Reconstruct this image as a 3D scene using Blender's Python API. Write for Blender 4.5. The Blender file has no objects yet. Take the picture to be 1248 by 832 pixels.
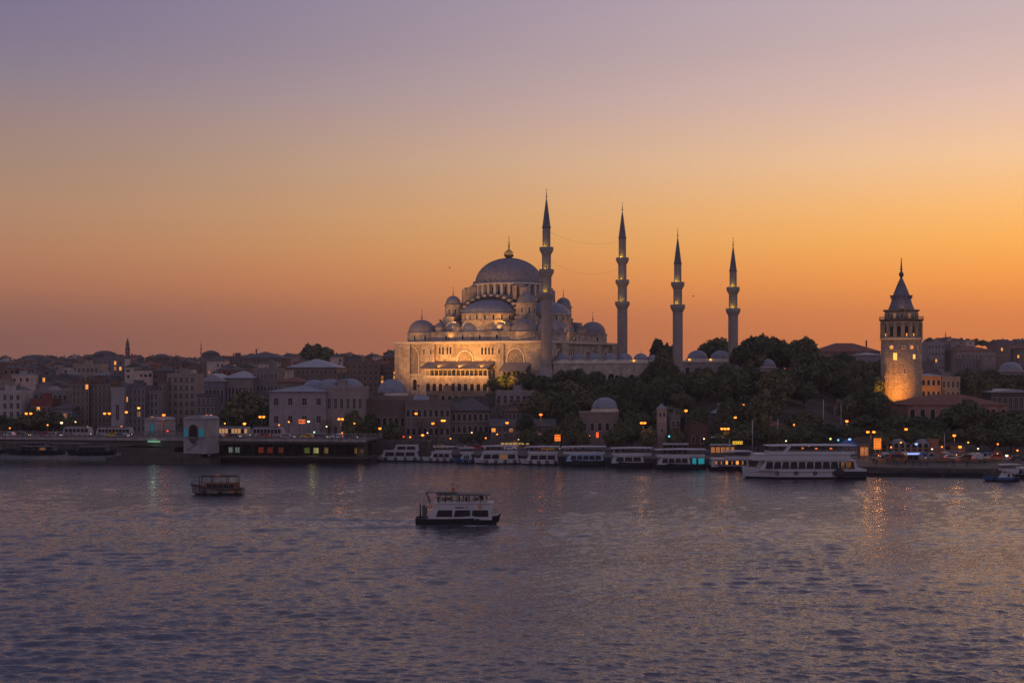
import bpy, math, random
import numpy as np
from mathutils import Vector, Matrix
random.seed(7)
PI = math.pi
C = bpy.context.scene
COL = C.collection
R = math.radians

def lin(r, g, b):
    f = lambda c: (c/255/12.92) if c/255 <= 0.04045 else ((c/255+0.055)/1.055)**2.4
    return (f(r), f(g), f(b), 1.0)

# ------------------------------------------------------------------ camera
F = 1715.0            # focal length in photo pixels (photo 1248 x 832)
H = 29.0              # eye height above the water
cam = bpy.data.cameras.new('camera')
cam.sensor_width = 36.0
cam.lens = 36.0*F/1248
cam.shift_y = 34.0/1248
cam.clip_start = 1.0
cam.clip_end = 20000
camo = bpy.data.objects.new('camera', cam)
COL.objects.link(camo)
camo.location = (0, 0, H)
camo.rotation_euler = (PI/2, 0, 0)
C.camera = camo
C.render.engine = 'CYCLES'
C.cycles.use_denoising = True
C.cycles.denoising_prefilter = 'NONE'
C.cycles.max_bounces = 6
C.cycles.diffuse_bounces = 2
C.cycles.glossy_bounces = 3
C.cycles.transmission_bounces = 3
C.cycles.volume_bounces = 0
C.cycles.sample_clamp_indirect = 2.0
C.cycles.use_adaptive_sampling = False
C.cycles.caustics_reflective = False
C.cycles.caustics_refractive = False
C.view_settings.view_transform = 'Standard'
C.view_settings.look = 'None'
C.view_settings.exposure = 0.1
C.view_settings.gamma = 1

def PX(px, d): return (px-624.0)*d/F
def PZ(py, d): return H-(py-450.0)*d/F

# ------------------------------------------------------------------ sky after sunset
W = bpy.data.worlds.new('World')
C.world = W
W.use_nodes = True
nt = W.node_tree
for n in list(nt.nodes): nt.nodes.remove(n)
def N(t, nt_=None, **kw):
    n = (nt_ or nt).nodes.new(t)
    for k, v in kw.items(): setattr(n, k, v)
    return n
def L(a, b, nt_=None): (nt_ or nt).links.new(a, b)
def M_(op, a, b=None, c=None, nt_=None, clamp=False):
    n = N('ShaderNodeMath', nt_, operation=op, use_clamp=clamp)
    for i, v in enumerate((a, b, c)):
        if v is None: continue
        if isinstance(v, (int, float)): n.inputs[i].default_value = v
        else: L(v, n.inputs[i], nt_)
    return n.outputs[0]
tc = N('ShaderNodeTexCoord')
sp = N('ShaderNodeSeparateXYZ'); L(tc.outputs['Generated'], sp.inputs[0])
elev = M_('DIVIDE', M_('ARCSINE', sp.outputs[2]), PI/2)
azim = M_('MULTIPLY', M_('ARCTAN2', sp.outputs[0], sp.outputs[1]), 180/PI)
def sky_ramp(stops):
    r = N('ShaderNodeValToRGB'); cr = r.color_ramp
    cr.interpolation = 'B_SPLINE' if False else 'LINEAR'
    while len(cr.elements) > 1: cr.elements.remove(cr.elements[-1])
    cr.elements[0].position = 0; cr.elements[0].color = lin(*stops[0][1])
    for e, c in stops[1:]:
        x = cr.elements.new(e/90.0); x.color = lin(*c)
    L(elev, r.inputs[0]); return r.outputs[0]
SKY_W = [(0,(122,84,76)),(1.3,(126,86,78)),(2.2,(138,94,80)),(3.3,(162,108,84)),(4.7,(170,121,93)),(6.3,(167,129,105)),(8,(155,127,113)),(9.6,(146,124,123)),(11.2,(131,119,133)),(12.8,(121,112,135)),(14.7,(114,107,136)),(20,(114,110,136)),(30,(116,113,142)),(50,(98,104,142)),(90,(106,110,146))]
SKY_E = [(0,(214,122,66)),(1.3,(216,124,64)),(2.2,(226,131,65)),(3.7,(248,157,70)),(5,(252,177,86)),(6.3,(252,187,112)),(8.3,(244,198,153)),(10.6,(223,188,173)),(12.8,(204,178,175)),(14.7,(195,174,179)),(20,(186,162,164)),(30,(156,140,154)),(50,(106,108,142)),(90,(106,110,146))]
SKY_B = [(0,(164,148,164)),(8,(190,168,184)),(20,(172,158,180)),(45,(144,138,168)),(90,(106,110,146))]
rw, re_, rb = sky_ramp(SKY_W), sky_ramp(SKY_E), sky_ramp(SKY_B)
def smooth(v, a, b):
    m = N('ShaderNodeMapRange', interpolation_type='SMOOTHSTEP')
    m.inputs[1].default_value = a; m.inputs[2].default_value = b
    L(v, m.inputs[0]); return m.outputs[0]
def mixc(f, a, b, nt_=None):
    m = N('ShaderNodeMix', nt_, data_type='RGBA')
    if isinstance(f, (int, float)): m.inputs[0].default_value = f
    else: L(f, m.inputs[0], nt_)
    for i, v in ((6, a), (7, b)):
        if isinstance(v, tuple): m.inputs[i].default_value = v
        else: L(v, m.inputs[i], nt_)
    return m.outputs[2]
front = mixc(smooth(azim, -27, 29), rw, re_)
back = smooth(M_('ABSOLUTE', M_('SUBTRACT', azim, 12)), 45, 125)
full = mixc(back, front, rb)
bg = N('ShaderNodeBackground'); L(full, bg.inputs[0]); bg.inputs[1].default_value = 1.0
nish = N('ShaderNodeTexSky', sky_type='NISHITA')
nish.sun_disc = False
SUN_EL, SUN_AZ = R(1.0), R(30)
nish.sun_elevation = SUN_EL; nish.sun_rotation = SUN_AZ
bg2 = N('ShaderNodeBackground'); L(nish.outputs[0], bg2.inputs[0]); bg2.inputs[1].default_value = 0.003
ad = N('ShaderNodeAddShader'); L(bg.outputs[0], ad.inputs[0]); L(bg2.outputs[0], ad.inputs[1])
wo = N('ShaderNodeOutputWorld'); L(ad.outputs[0], wo.inputs[0])
# the sun is at the horizon behind the city, to the right: only a faint warm wash is left of it
sun = bpy.data.lights.new('sun', 'SUN'); sun.energy = 0.25; sun.angle = R(8); sun.color = (1, .5, .22)
suno = bpy.data.objects.new('sun', sun); COL.objects.link(suno)
sd = Vector((math.sin(SUN_AZ)*math.cos(R(4)), math.cos(SUN_AZ)*math.cos(R(4)), math.sin(R(4))))
suno.rotation_euler = sd.to_track_quat('Z', 'Y').to_euler()
suno.location = (200, 300, 200)

# ------------------------------------------------------------------ helpers
class MB:
    """collects faces, becomes ONE mesh"""
    def __init__(s): s.v = []; s.f = []; s.m = []; s.s = []
    def add(s, vs, fs, m=0, sm=False):
        o = len(s.v); s.v += [tuple(p) for p in vs]
        for f in fs:
            s.f.append([i+o for i in f]); s.m.append(m); s.s.append(sm)
        return s
    def box(s, x0, x1, y0, y1, z0, z1, m=0):
        return s.add([(x0,y0,z0),(x1,y0,z0),(x1,y1,z0),(x0,y1,z0),(x0,y0,z1),(x1,y0,z1),(x1,y1,z1),(x0,y1,z1)],
              [(0,3,2,1),(4,5,6,7),(0,1,5,4),(1,2,6,5),(2,3,7,6),(3,0,4,7)], m)
    def obox(s, cx, cy, z0, z1, sx, sy, a, m=0):
        c, n = math.cos(a), math.sin(a)
        q = [(cx+x*c-y*n, cy+x*n+y*c) for x, y in ((-sx/2,-sy/2),(sx/2,-sy/2),(sx/2,sy/2),(-sx/2,sy/2))]
        return s.prism(q, z0, z1, m)
    def prism(s, q, z0, z1, m=0, top=None, sm=False):
        n = len(q); t = top or q
        return s.add([(x,y,z0) for x,y in q]+[(x,y,z1) for x,y in t],
              [tuple(range(n-1,-1,-1)), tuple(range(n,2*n))]+[(i,(i+1)%n,n+(i+1)%n,n+i) for i in range(n)], m, sm)
    def xprism(s, q, y0, y1, m=0):      # polygon in x,z pushed along y (counter-clockwise seen from -y)
        n = len(q)
        return s.add([(x,y0,z) for x,z in q]+[(x,y1,z) for x,z in q],
              [tuple(range(n)), tuple(range(2*n-1,n-1,-1))]+[(i,n+i,n+(i+1)%n,(i+1)%n) for i in range(n)], m)
    def lathe(s, prof, n=24, cx=0, cy=0, a0=0.0, a1=2*PI, m=0, sm=True, caps=True):
        full = abs(a1-a0-2*PI) < 1e-6
        k = n if full else n+1
        vs = []; fs = []
        for r, z in prof:
            for i in range(k):
                a = a0+(a1-a0)*i/n
                vs.append((cx+r*math.cos(a), cy+r*math.sin(a), z))
        for j in range(len(prof)-1):
            for i in range(n):
                i2 = (i+1) % k if full else i+1
                fs.append((j*k+i, j*k+i2, (j+1)*k+i2, (j+1)*k+i))
        if caps and full:
            if prof[0][0] > 1e-3: fs.append(tuple(range(k-1,-1,-1)))
            if prof[-1][0] > 1e-3: fs.append(tuple((len(prof)-1)*k+i for i in range(k)))
        return s.add(vs, fs, m, sm)
    def tube(s, p, q, r, r2=None, n=6, m=0, sm=True):
        p, q = Vector(p), Vector(q); d = (q-p)
        if d.length < 1e-6: return s
        d.normalize(); a = d.orthogonal().normalized(); b = d.cross(a)
        r2 = r if r2 is None else r2
        vs = [p+(a*math.cos(2*PI*i/n)+b*math.sin(2*PI*i/n))*r for i in range(n)]+[q+(a*math.cos(2*PI*i/n)+b*math.sin(2*PI*i/n))*r2 for i in range(n)]
        return s.add(vs, [(i,(i+1)%n,n+(i+1)%n,n+i) for i in range(n)]+[tuple(range(n-1,-1,-1)),tuple(range(n,2*n))], m, sm)
    def ball(s, c, r, n=10, m=0, sz=1.0):
        prof = [(r*math.sin(PI*i/6)+1e-4, c[2]-r*sz*math.cos(PI*i/6)) for i in range(7)]
        return s.lathe(prof, n, c[0], c[1], m=m)
    def hip(s, x0, x1, y0, y1, z0, z1, o=0.4, m=0, gable=False, t=0.18):
        x0-=o; x1+=o; y0-=o; y1+=o
        if x1-x0 >= y1-y0:
            i = 0 if gable else min((y1-y0)/2, (x1-x0)/2-.01)
            a, b = (x0+i,(y0+y1)/2,z1), (x1-i,(y0+y1)/2,z1)
            fs = [(4,5,9,8),(5,6,9),(6,7,8,9),(7,4,8)]
        else:
            i = 0 if gable else min((x1-x0)/2, (y1-y0)/2-.01)
            a, b = ((x0+x1)/2,y0+i,z1), ((x0+x1)/2,y1-i,z1)
            fs = [(4,5,8),(5,6,9,8),(6,7,9),(7,4,8,9)]
        vs = [(x0,y0,z0),(x1,y0,z0),(x1,y1,z0),(x0,y1,z0),(x0,y0,z0+t),(x1,y0,z0+t),(x1,y1,z0+t),(x0,y1,z0+t),a,b]
        return s.add(vs, [(0,3,2,1),(0,1,5,4),(1,2,6,5),(2,3,7,6),(3,0,4,7)]+fs, m)
    def mesh(s, name, mats):
        me = bpy.data.meshes.new(name)
        me.from_pydata(s.v, [], s.f)
        for m in (mats if isinstance(mats, (list, tuple)) else [mats]): me.materials.append(m)
        me.polygons.foreach_set('material_index', s.m)
        me.polygons.foreach_set('use_smooth', s.s)
        me.update(); return me
    def build(s, name, mats, parent=None, loc=(0,0,0), rz=0.0):
        return obj(name, s.mesh(name, mats), parent, loc, rz)

def obj(name, me, parent=None, loc=(0,0,0), rz=0.0):
    o = bpy.data.objects.new(name, me); COL.objects.link(o)
    o.parent = parent; o.location = loc; o.rotation_euler = (0,0,rz)
    return o
def tag(o, label=None, cat=None, group=None, kind=None):
    for k, v in (('label', label), ('category', cat), ('group', group), ('kind', kind)):
        if v: o[k] = v
    return o
def thing(name, label, cat, loc=(0,0,0), rz=0.0, group=None):
    return tag(obj(name, None, None, loc, rz), label, cat, group)
KIDS = {}
def copy_tree(o, parent=None, label=None, loc=None, rz=None, sc=None, group=None):
    c = o.copy(); COL.objects.link(c); c.parent = parent
    if parent is None:
        if label: c['label'] = label
        if group: c['group'] = group
        if loc is not None: c.location = loc
        if rz is not None: c.rotation_euler = (0,0,rz)
        if sc is not None: c.scale = sc if isinstance(sc, tuple) else (sc,sc,sc)
    for ch in list(o.children): copy_tree(ch, c)
    return c

# ------------------------------------------------------------------ materials
MATS = {}
def pmat(name, col, rough=0.8, spec=0.3, metal=0.0, var=0.0, scale=1.0, bump=0.0, stain=0.0, brick=None, col2=None, aniso=None):
    if name in MATS: return MATS[name]
    m = bpy.data.materials.new(name); m.use_nodes = True; t = m.node_tree
    b = t.nodes['Principled BSDF']
    b.inputs['Roughness'].default_value = rough; b.inputs['Metallic'].default_value = metal
    b.inputs['Specular IOR Level'].default_value = spec
    col = tuple(col[:3])+(1,)
    base = None
    if var or bump or stain or brick:
        co = N('ShaderNodeTexCoord', t).outputs['Object']
        nz = N('ShaderNodeTexNoise', t); nz.inputs['Scale'].default_value = scale; nz.inputs['Detail'].default_value = 6; nz.inputs['Roughness'].default_value = .65
        L(co, nz.inputs['Vector'], t)
        lo = tuple(c*(1-var) for c in col[:3])+(1,); hi = tuple(min(1,c*(1+var)) for c in (col2 or col)[:3])+(1,)
        r = N('ShaderNodeMapRange', t); r.inputs[1].default_value = .3; r.inputs[2].default_value = .7; L(nz.outputs[0], r.inputs[0], t)
        base = mixc(r.outputs[0], lo, hi, t)
        hgt = nz.outputs[0]
        if stain:
            mp = N('ShaderNodeMapping', t); mp.inputs['Scale'].default_value = (.35,.35,.05); L(co, mp.inputs[0], t)
            n2 = N('ShaderNodeTexNoise', t); n2.inputs['Scale'].default_value = 1.6; n2.inputs['Detail'].default_value = 5; L(mp.outputs[0], n2.inputs['Vector'], t)
            r2 = N('ShaderNodeMapRange', t); r2.inputs[1].default_value = .5; r2.inputs[2].default_value = .75; r2.inputs[4].default_value = stain; L(n2.outputs[0], r2.inputs[0], t)
            base = mixc(r2.outputs[0], base, tuple(c*.45 for c in col[:3])+(1,), t)
        if brick:
            s3 = N('ShaderNodeSeparateXYZ', t); L(co, s3.inputs[0], t)
            cx = N('ShaderNodeCombineXYZ', t); L(M_('ADD', s3.outputs[0], s3.outputs[1], nt_=t), cx.inputs[0], t); L(s3.outputs[2], cx.inputs[1], t)
            bk = N('ShaderNodeTexBrick', t); L(cx.outputs[0], bk.inputs['Vector'], t)
            bk.inputs['Scale'].default_value = 1.0; bk.inputs['Brick Width'].default_value = brick[0]; bk.inputs['Row Height'].default_value = brick[1]
            bk.inputs['Mortar Size'].default_value = brick[1]*.07
            bk.inputs['Color1'].default_value = (1,1,1,1); bk.inputs['Color2'].default_value = (brick[2],)*3+(1,); bk.inputs['Mortar'].default_value = (.45,.45,.45,1)
            mx = N('ShaderNodeMix', t, data_type='RGBA', blend_type='MULTIPLY'); mx.inputs[0].default_value = 1
            L(base, mx.inputs[6], t); L(bk.outputs[0], mx.inputs[7], t); base = mx.outputs[2]
        L(base, b.inputs['Base Color'], t)
        if bump:
            bp = N('ShaderNodeBump', t); bp.inputs['Strength'].default_value = .7; bp.inputs['Distance'].default_value = bump
            L(hgt, bp.inputs['Height'], t); L(bp.outputs[0], b.inputs['Normal'], t)
    else:
        b.inputs['Base Color'].default_value = col
    MATS[name] = m; return m
def emat(name, col, strength):
    if name in MATS: return MATS[name]
    m = bpy.data.materials.new(name); m.use_nodes = True; t = m.node_tree
    b = t.nodes['Principled BSDF']; b.inputs['Base Color'].default_value = (.02,.02,.02,1)
    b.inputs['Emission Color'].default_value = tuple(col[:3])+(1,); b.inputs['Emission Strength'].default_value = strength
    m.cycles.emission_sampling = 'NONE'
    MATS[name] = m; return m

STONE = pmat('mosque_stone', (.42,.345,.28), .9, .2, var=.34, scale=.3, bump=.08, stain=.75, brick=(1.7,.85,.74))
STONE2 = pmat('carved_stone', (.46,.40,.34), .85, .2, var=.18, scale=.6, bump=.03, stain=.4)
GREYSTONE = pmat('grey_stone', (.28,.25,.235), .9, .2, var=.22, scale=.5, bump=.05, stain=.5, brick=(1.2,.5,.82))
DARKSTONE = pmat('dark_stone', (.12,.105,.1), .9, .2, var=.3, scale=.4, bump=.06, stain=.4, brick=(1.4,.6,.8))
LEAD = pmat('lead_sheet', (.165,.155,.17), .6, .3, var=.25, scale=.5, bump=.02, stain=.3)
LEADBLUE = pmat('blue_grey_lead', (.155,.165,.205), .55, .3, var=.25, scale=.6, bump=.02, stain=.3)
GOLD = pmat('gilt_copper', (.7,.42,.1), .32, .5, metal=1)
GLASS = pmat('window_glass', (.012,.012,.015), .25, .22)
DARK = pmat('dark_opening', (.018,.016,.016), .8, .2, var=.3, scale=.8)
FRAME = pmat('window_frame_paint', (.32,.29,.27), .7, .3)
METAL = pmat('dark_metal', (.045,.045,.05), .5, .4)
LITWIN = emat('lit_window_glass', (1,.34,.05), 1.1)
LITDIM = emat('dim_lit_window_glass', (1,.36,.1), .28)
# ------------------------------------------------------------------ shore line and terrain
SHX = [-700,-400,-189,-90,-46,67,80,98,147,400,900]
SHY = [600,560,520,480,454,418,406,386,377,352,320]
def shore(x): return float(np.interp(x, SHX, SHY))
TP = [-400,0,200,350,480,560,660,800,950,1040,1100,1250,1600]
TT = [0,35,60,100,150,220,350,600,1100,1700]
TZ = {-400:[2.2,2.5,5,9,14,19,24,28,32,18],
 0:[2.2,2.5,5,9,14,19,24,28,32,18], 200:[2.2,2.6,5,9,14,19,24,28,32,18],
 350:[2.2,2.6,5,9,13,19,25,30,34,18], 480:[2.2,2.8,6,14,19,21,26,31,35,18],
 560:[2.2,3,8,18.8,19.5,19.5,20,24,33,20], 660:[2.2,3,8,18.8,19.5,19.5,20,22,26,20],
 800:[2.2,3,6,15,20,22,22,21,22,16], 950:[2.2,3,6,14,22,27,24,22,24,20],
 1040:[2.2,3,5,9,14,20,24,26,34,20], 1100:[2.2,3,4,7,10.5,14,20,30,54,30],
 1250:[2.2,3,4,7,10,14,20,31,50,30], 1600:[2.2,3,4,7,10,14,20,30,44,30]}
TA = np.array([TZ[p] for p in TP])
def ground_z(x, y):
    s = shore(x); t = y-s
    if t < 0: return -4.0
    px = min(max(624+F*x/y, TP[0]), TP[-1]); t = min(t, TT[-1])
    i = int(np.searchsorted(TP, px, 'right'))-1; i = min(max(i,0), len(TP)-2)
    j = int(np.searchsorted(TT, t, 'right'))-1; j = min(max(j,0), len(TT)-2)
    u = (px-TP[i])/(TP[i+1]-TP[i]); v = (t-TT[j])/(TT[j+1]-TT[j])
    u = u*u*(3-2*u)
    return float((TA[i,j]*(1-u)+TA[i+1,j]*u)*(1-v)+(TA[i,j+1]*(1-u)+TA[i+1,j+1]*u)*v)
mb = MB()
xs = list(np.linspace(-1400,-500,19))+list(np.linspace(-480,480,97))+list(np.linspace(500,1400,19))
ts = [0,6,12,20,28,35,42,50,60,70,80,90,100,112,125,140,160,180,200,230,260,300,350,400,460,530,600,680,760,850,950,1050,1150,1300,1500,1700,2200]
gv = []
for t in ts:
    for x in xs:
        y = shore(x)+t
        gv.append((x, y, ground_z(x, y+1e-3)+(0.25*math.sin(x*.13+t*.07)*min(1,max(0,(t-35)/60)) )))
nx = len(xs)
mb.add(gv, [(j*nx+i, j*nx+i+1, (j+1)*nx+i+1, (j+1)*nx+i) for j in range(len(ts)-1) for i in range(nx-1)], 0, True)
SOIL = pmat('scrub_soil', (.05,.05,.035), .95, .1, var=.4, scale=.08, bump=.15, col2=(.075,.065,.055))
g = mb.build('ground', SOIL); tag(g, kind='structure')
def strip(name, t0, t1, dz, mat, x0=-300, x1=300, th=None):
    m = MB(); xx = list(np.linspace(x0, x1, 80)); v = []
    for x in xx:
        for t in (t0, t1): v.append((x, shore(x)+t, ground_z(x, shore(x)+t+1e-3)+dz))
    m.add(v, [(2*i,2*i+2,2*i+3,2*i+1) for i in range(len(xx)-1)])
    if th:
        n = len(m.v); m.v += [(x,y,z-th) for x,y,z in m.v[:n]]
        for i in range(len(xx)-1):
            m.f.append([n+2*i, n+2*i+2, 2*i+2, 2*i]); m.m.append(0); m.s.append(False)
    return tag(m.build(name, mat), kind='structure')
ASPH = pmat('asphalt', (.05,.05,.052), .85, .3, var=.25, scale=.6, bump=.01)
PAVE = pmat('paving_stone', (.2,.185,.17), .85, .3, var=.25, scale=.5, brick=(.9,.6,.8), bump=.01)
strip('road', 15, 27, .06, ASPH)
strip('pavement', 27.02, 33, .19, PAVE, th=.15)
# quay: paved top, vertical face into the water
m = MB(); xx = list(np.linspace(-420, 420, 120)); v = []
for x in xx:
    y = shore(x)
    v += [(x,y-1.0,-3),(x,y-1.0,2.05),(x,y-.8,2.3),(x,y+15,2.62)]
m.add(v, [(4*i+k,4*i+4+k,4*i+5+k,4*i+1+k) for i in range(len(xx)-1) for k in range(3)])
QUAYM = pmat('quay_stone', (.075,.066,.06), .85, .3, var=.35, scale=.5, bump=.05, stain=.6, brick=(1.6,.7,.75))
tag(m.build('quay', QUAYM), kind='structure')

# ------------------------------------------------------------------ water
rng = np.random.default_rng(3)
dy = 0.46
ys = [70.0]
while ys[-1] < 640:
    d = ys[-1]; ys.append(d+max(.14, min(d*d/(H*1407)*dy, 2.4)))
ys = np.array(ys); U = np.linspace(-.48, .48, 1560)
YY = np.repeat(ys[:,None], len(U), 1); XX = U[None,:]*YY
ZZ = np.zeros_like(XX); DX = np.zeros_like(XX)
sy_ = np.gradient(ys)[:,None]; sx_ = ys[:,None]*(U[1]-U[0])
for k in range(120):
    lam = .7*(11/.7)**rng.random()
    th = rng.normal(0, .4)+PI/2+.18
    kx, ky = 2*PI/lam*math.cos(th), 2*PI/lam*math.sin(th)
    amp = .0085*lam*min(1, 1.3/lam)*rng.uniform(.5,1.2)
    res = np.minimum(lam/np.maximum(abs(math.sin(th)),.2)/sy_, lam/np.maximum(abs(math.cos(th)),.15)/sx_)
    fade = np.clip((res-2.6)/3.0, 0, 1)
    ph = kx*XX+ky*YY+rng.uniform(0, 2*PI)
    gust = .75+.5*np.sin(XX*rng.uniform(.01,.05)+YY*rng.uniform(.01,.04)+rng.uniform(0,6))
    w = np.sin(ph)
    ZZ += amp*fade*gust*(w+.25*np.cos(2*ph))
# wake of the ferry under way: two spreading ridges and a churned strip behind the stern
fx, fy = PX(590, 262), 264.5
s_ = fx-XX; on = (s_ > 0)*np.exp(-np.clip(s_,0,None)/55)
for sgn in (-1, 1):
    dn = (YY-fy)-sgn*(1.8+s_*.21)
    ZZ += .45*on*np.exp(-(dn/(.9+.02*np.clip(s_,0,200)))**2)*np.cos(dn*1.5)
ZZ += .22*(s_ > 14)*np.exp(-np.clip(s_-14,0,None)/45)*np.exp(-((YY-fy)/2.2)**2)*np.sin(s_*1.9+np.sin(YY*2.1)*2)
# a few longer, steeper seas in wandering patches
patch = np.zeros_like(XX)
for k in range(10):
    patch += np.sin(XX*rng.uniform(-.12,.12)+YY*rng.uniform(-.1,.1)+rng.uniform(0,6.28))
patch = np.clip(.7+.17*patch, .15, 1.3)
for k in range(34):
    lam = rng.uniform(1.5, 4.6); th = rng.normal(0, .3)+PI/2+.12
    kx, ky = 2*PI/lam*math.cos(th), 2*PI/lam*math.sin(th)
    res = lam/abs(math.sin(th))/sy_
    w = np.sin(kx*XX+ky*YY+rng.uniform(0, 2*PI))
    ZZ += .0064*lam**.9*rng.uniform(.6,1.2)*np.clip((res-2)/2,0,1)*patch*w
edge = np.clip((640-YY)/40,0,1)*np.clip((YY-70)/6,0,1)*np.clip((.48-abs(U[None,:]))/.02,0,1)
ZZ *= edge
nv = np.stack([XX,YY,ZZ],-1).reshape(-1,3)
nr, nc = XX.shape
idx = np.arange(nr*nc).reshape(nr,nc)
q = np.stack([idx[:-1,:-1],idx[:-1,1:],idx[1:,1:],idx[1:,:-1]],-1).reshape(-1,4)
B = 6000.0
ext = np.array([(-.48*ys[0],ys[0],0),(.48*ys[0],ys[0],0),(.48*ys[-1],ys[-1],0),(-.48*ys[-1],ys[-1],0),(-B,-400,0),(B,-400,0),(B,ys[-1],0),(-B,ys[-1],0)], float)
base = len(nv); nv = np.concatenate([nv, ext])
eq = np.array([(4,5,1,0),(5,6,2,1),(7,4,0,3)])+base
q = np.concatenate([q, eq])
me = bpy.data.meshes.new('water')
me.vertices.add(len(nv)); me.vertices.foreach_set('co', nv.astype(np.float32).ravel())
me.loops.add(len(q)*4); me.loops.foreach_set('vertex_index', q.astype(np.int32).ravel())
me.polygons.add(len(q)); me.polygons.foreach_set('loop_start', np.arange(0,len(q)*4,4,dtype=np.int32))
me.polygons.foreach_set('use_smooth', np.ones(len(q), bool))
me.update(calc_edges=True); me.validate()
wm = bpy.data.materials.new('sea_water'); wm.use_nodes = True; t = wm.node_tree; b = t.nodes['Principled BSDF']
b.inputs['Base Color'].default_value = (.032,.029,.04,1); b.inputs['Roughness'].default_value = .1; b.inputs['IOR'].default_value = 1.85
b.inputs['Specular IOR Level'].default_value = .5
co = N('ShaderNodeTexCoord', t).outputs['Object']
def wnoise(sx, sy, sc, det, rz=.15):
    mp = N('ShaderNodeMapping', t); mp.inputs['Scale'].default_value = (sx,sy,1); mp.inputs['Rotation'].default_value = (0,0,rz); L(co, mp.inputs[0], t)
    n = N('ShaderNodeTexNoise', t); n.inputs['Scale'].default_value = sc; n.inputs['Detail'].default_value = det; n.inputs['Roughness'].default_value = .55
    L(mp.outputs[0], n.inputs['Vector'], t); return n.outputs[0]
h1 = wnoise(.38, 1, 1.15, 4, .1); h2 = wnoise(.6, 1, 3.2, 3, -.2); gust = wnoise(.3, 1, .022, 2, .05)
hs = M_('ADD', M_('MULTIPLY', h1, .24, nt_=t), M_('MULTIPLY', h2, .12, nt_=t), nt_=t)
gr = N('ShaderNodeMapRange', t); gr.inputs[1].default_value = .35; gr.inputs[2].default_value = .65; gr.inputs[3].default_value = .6; gr.inputs[4].default_value = 1.2; L(gust, gr.inputs[0], t)
bp = N('ShaderNodeBump', t); bp.inputs['Strength'].default_value = 1.0; bp.inputs['Distance'].default_value = 1.0
L(M_('MULTIPLY', hs, gr.outputs[0], nt_=t), bp.inputs['Height'], t); L(bp.outputs[0], b.inputs['Normal'], t)
me.materials.append(wm)
tag(obj('water', me), kind='structure')
# ------------------------------------------------------------------ shared window / arch meshes
WCACHE = {}
def arch_pts(w, h, pointed=True, n=7):
    """closed outline of an arched opening, x,z, counter-clockwise from bottom left, width w, total height h"""
    r = w/2; sp = h-r*(1.15 if pointed else 1.0)
    p = [(-r,0),(r,0)]
    for i in range(n+1):
        a = PI*i/n
        k = 1.15 if pointed else 1.0
        p.append((r*math.cos(a), sp+r*k*math.sin(a)**(.85 if pointed else 1)))
    return p
def win_mesh(w, h, arched=False, glass=None, frame=None, fw=.14, bars=(1,1), proud=.12):
    key = (round(w,2), round(h,2), arched, glass.name if glass else '', frame.name if frame else '', bars)
    if key in WCACHE: return WCACHE[key]
    m = MB(); fr = frame or FRAME
    if arched:
        i = arch_pts(w, h); o = arch_pts(w+2*fw, h+fw)
        m.add([(x,-.03,z) for x,z in i], [tuple(range(len(i)))], 0)
        n = len(i)
        vs = [(x,-proud,z) for x,z in i]+[(x,-proud,z) for x,z in o]+[(x,-.03,z) for x,z in i]+[(x,.05,z) for x,z in o]
        fs = []
        for k in range(1, n):
            k2 = (k+1) % n
            fs += [(k,n+k,n+k2,k2), (2*n+k,k,k2,2*n+k2), (n+k,3*n+k,3*n+k2,n+k2)]
        m.add(vs, fs, 1)
        m.box(-w/2-fw, w/2+fw, -proud-.06, .05, -.16, 0, 1)
    else:
        m.box(-w/2, w/2, -.03, .05, 0, h, 0)
        m.box(-w/2-fw, -w/2, -proud, .05, 0, h+fw, 1); m.box(w/2, w/2+fw, -proud, .05, 0, h+fw, 1)
        m.box(-w/2, w/2, -proud, .05, h, h+fw, 1); m.box(-w/2-fw-.05, w/2+fw+.05, -proud-.08, .05, -.14, 0, 1)
        for k in range(1, bars[0]+1):
            x = -w/2+w*k/(bars[0]+1); m.box(x-.035, x+.035, -.07, .03, 0, h, 1)
        for k in range(1, bars[1]+1):
            z = h*k/(bars[1]+1); m.box(-w/2, w/2, -.065, .03, z-.03, z+.03, 1)
    me = m.mesh('window', [glass or GLASS, fr]); WCACHE[key] = me; return me
def put_win(parent, x, y, z, a, w, h, **k):
    return obj(k.pop('name', 'window'), win_mesh(w, h, **k), parent, (x,y,z), a)
def dome_prof(r, h, z, n=12, lip=.25):
    return [(r+lip, z-.35),(r+lip, z)]+[(r*math.cos(PI/2*i/n), z+h*math.sin(PI/2*i/n)) for i in range(n)]+[(.02, z+h)]
def finial(parent, x, y, z, h, mat=None, r=None):
    r = r or h*.09
    m = MB(); m.tube((x,y,z-.2), (x,y,z+h), r*.28, r*.14, 6)
    for k, q in ((.18,1.0),(.42,.75),(.62,.5)): m.ball((x,y,z+h*k), r*q, 8)
    # crescent
    c = []
    for i in range(9):
        a = R(-60)+R(300)*i/8+R(90)-R(90); c.append((x+r*.7*math.sin(a+R(30)), y, z+h*.93-r*.7*math.cos(a+R(30))))
    for i in range(8): m.tube(c[i], c[i+1], r*.16, None, 4)
    return m.build('finial', mat or GOLD, parent)
def dome(parent, x, y, z, r, h, mat=None, n=24, fin=0, name='dome'):
    d = MB().lathe(dome_prof(r, h, z), n, x, y).build(name, mat or LEAD, parent)
    if fin: finial(d, x, y, z+h, fin, METAL)
    return d
def octa(r, a=PI/8, n=8, cx=0, cy=0): return [(cx+r*math.cos(a+2*PI*i/n), cy+r*math.sin(a+2*PI*i/n)) for i in range(n)]

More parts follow.
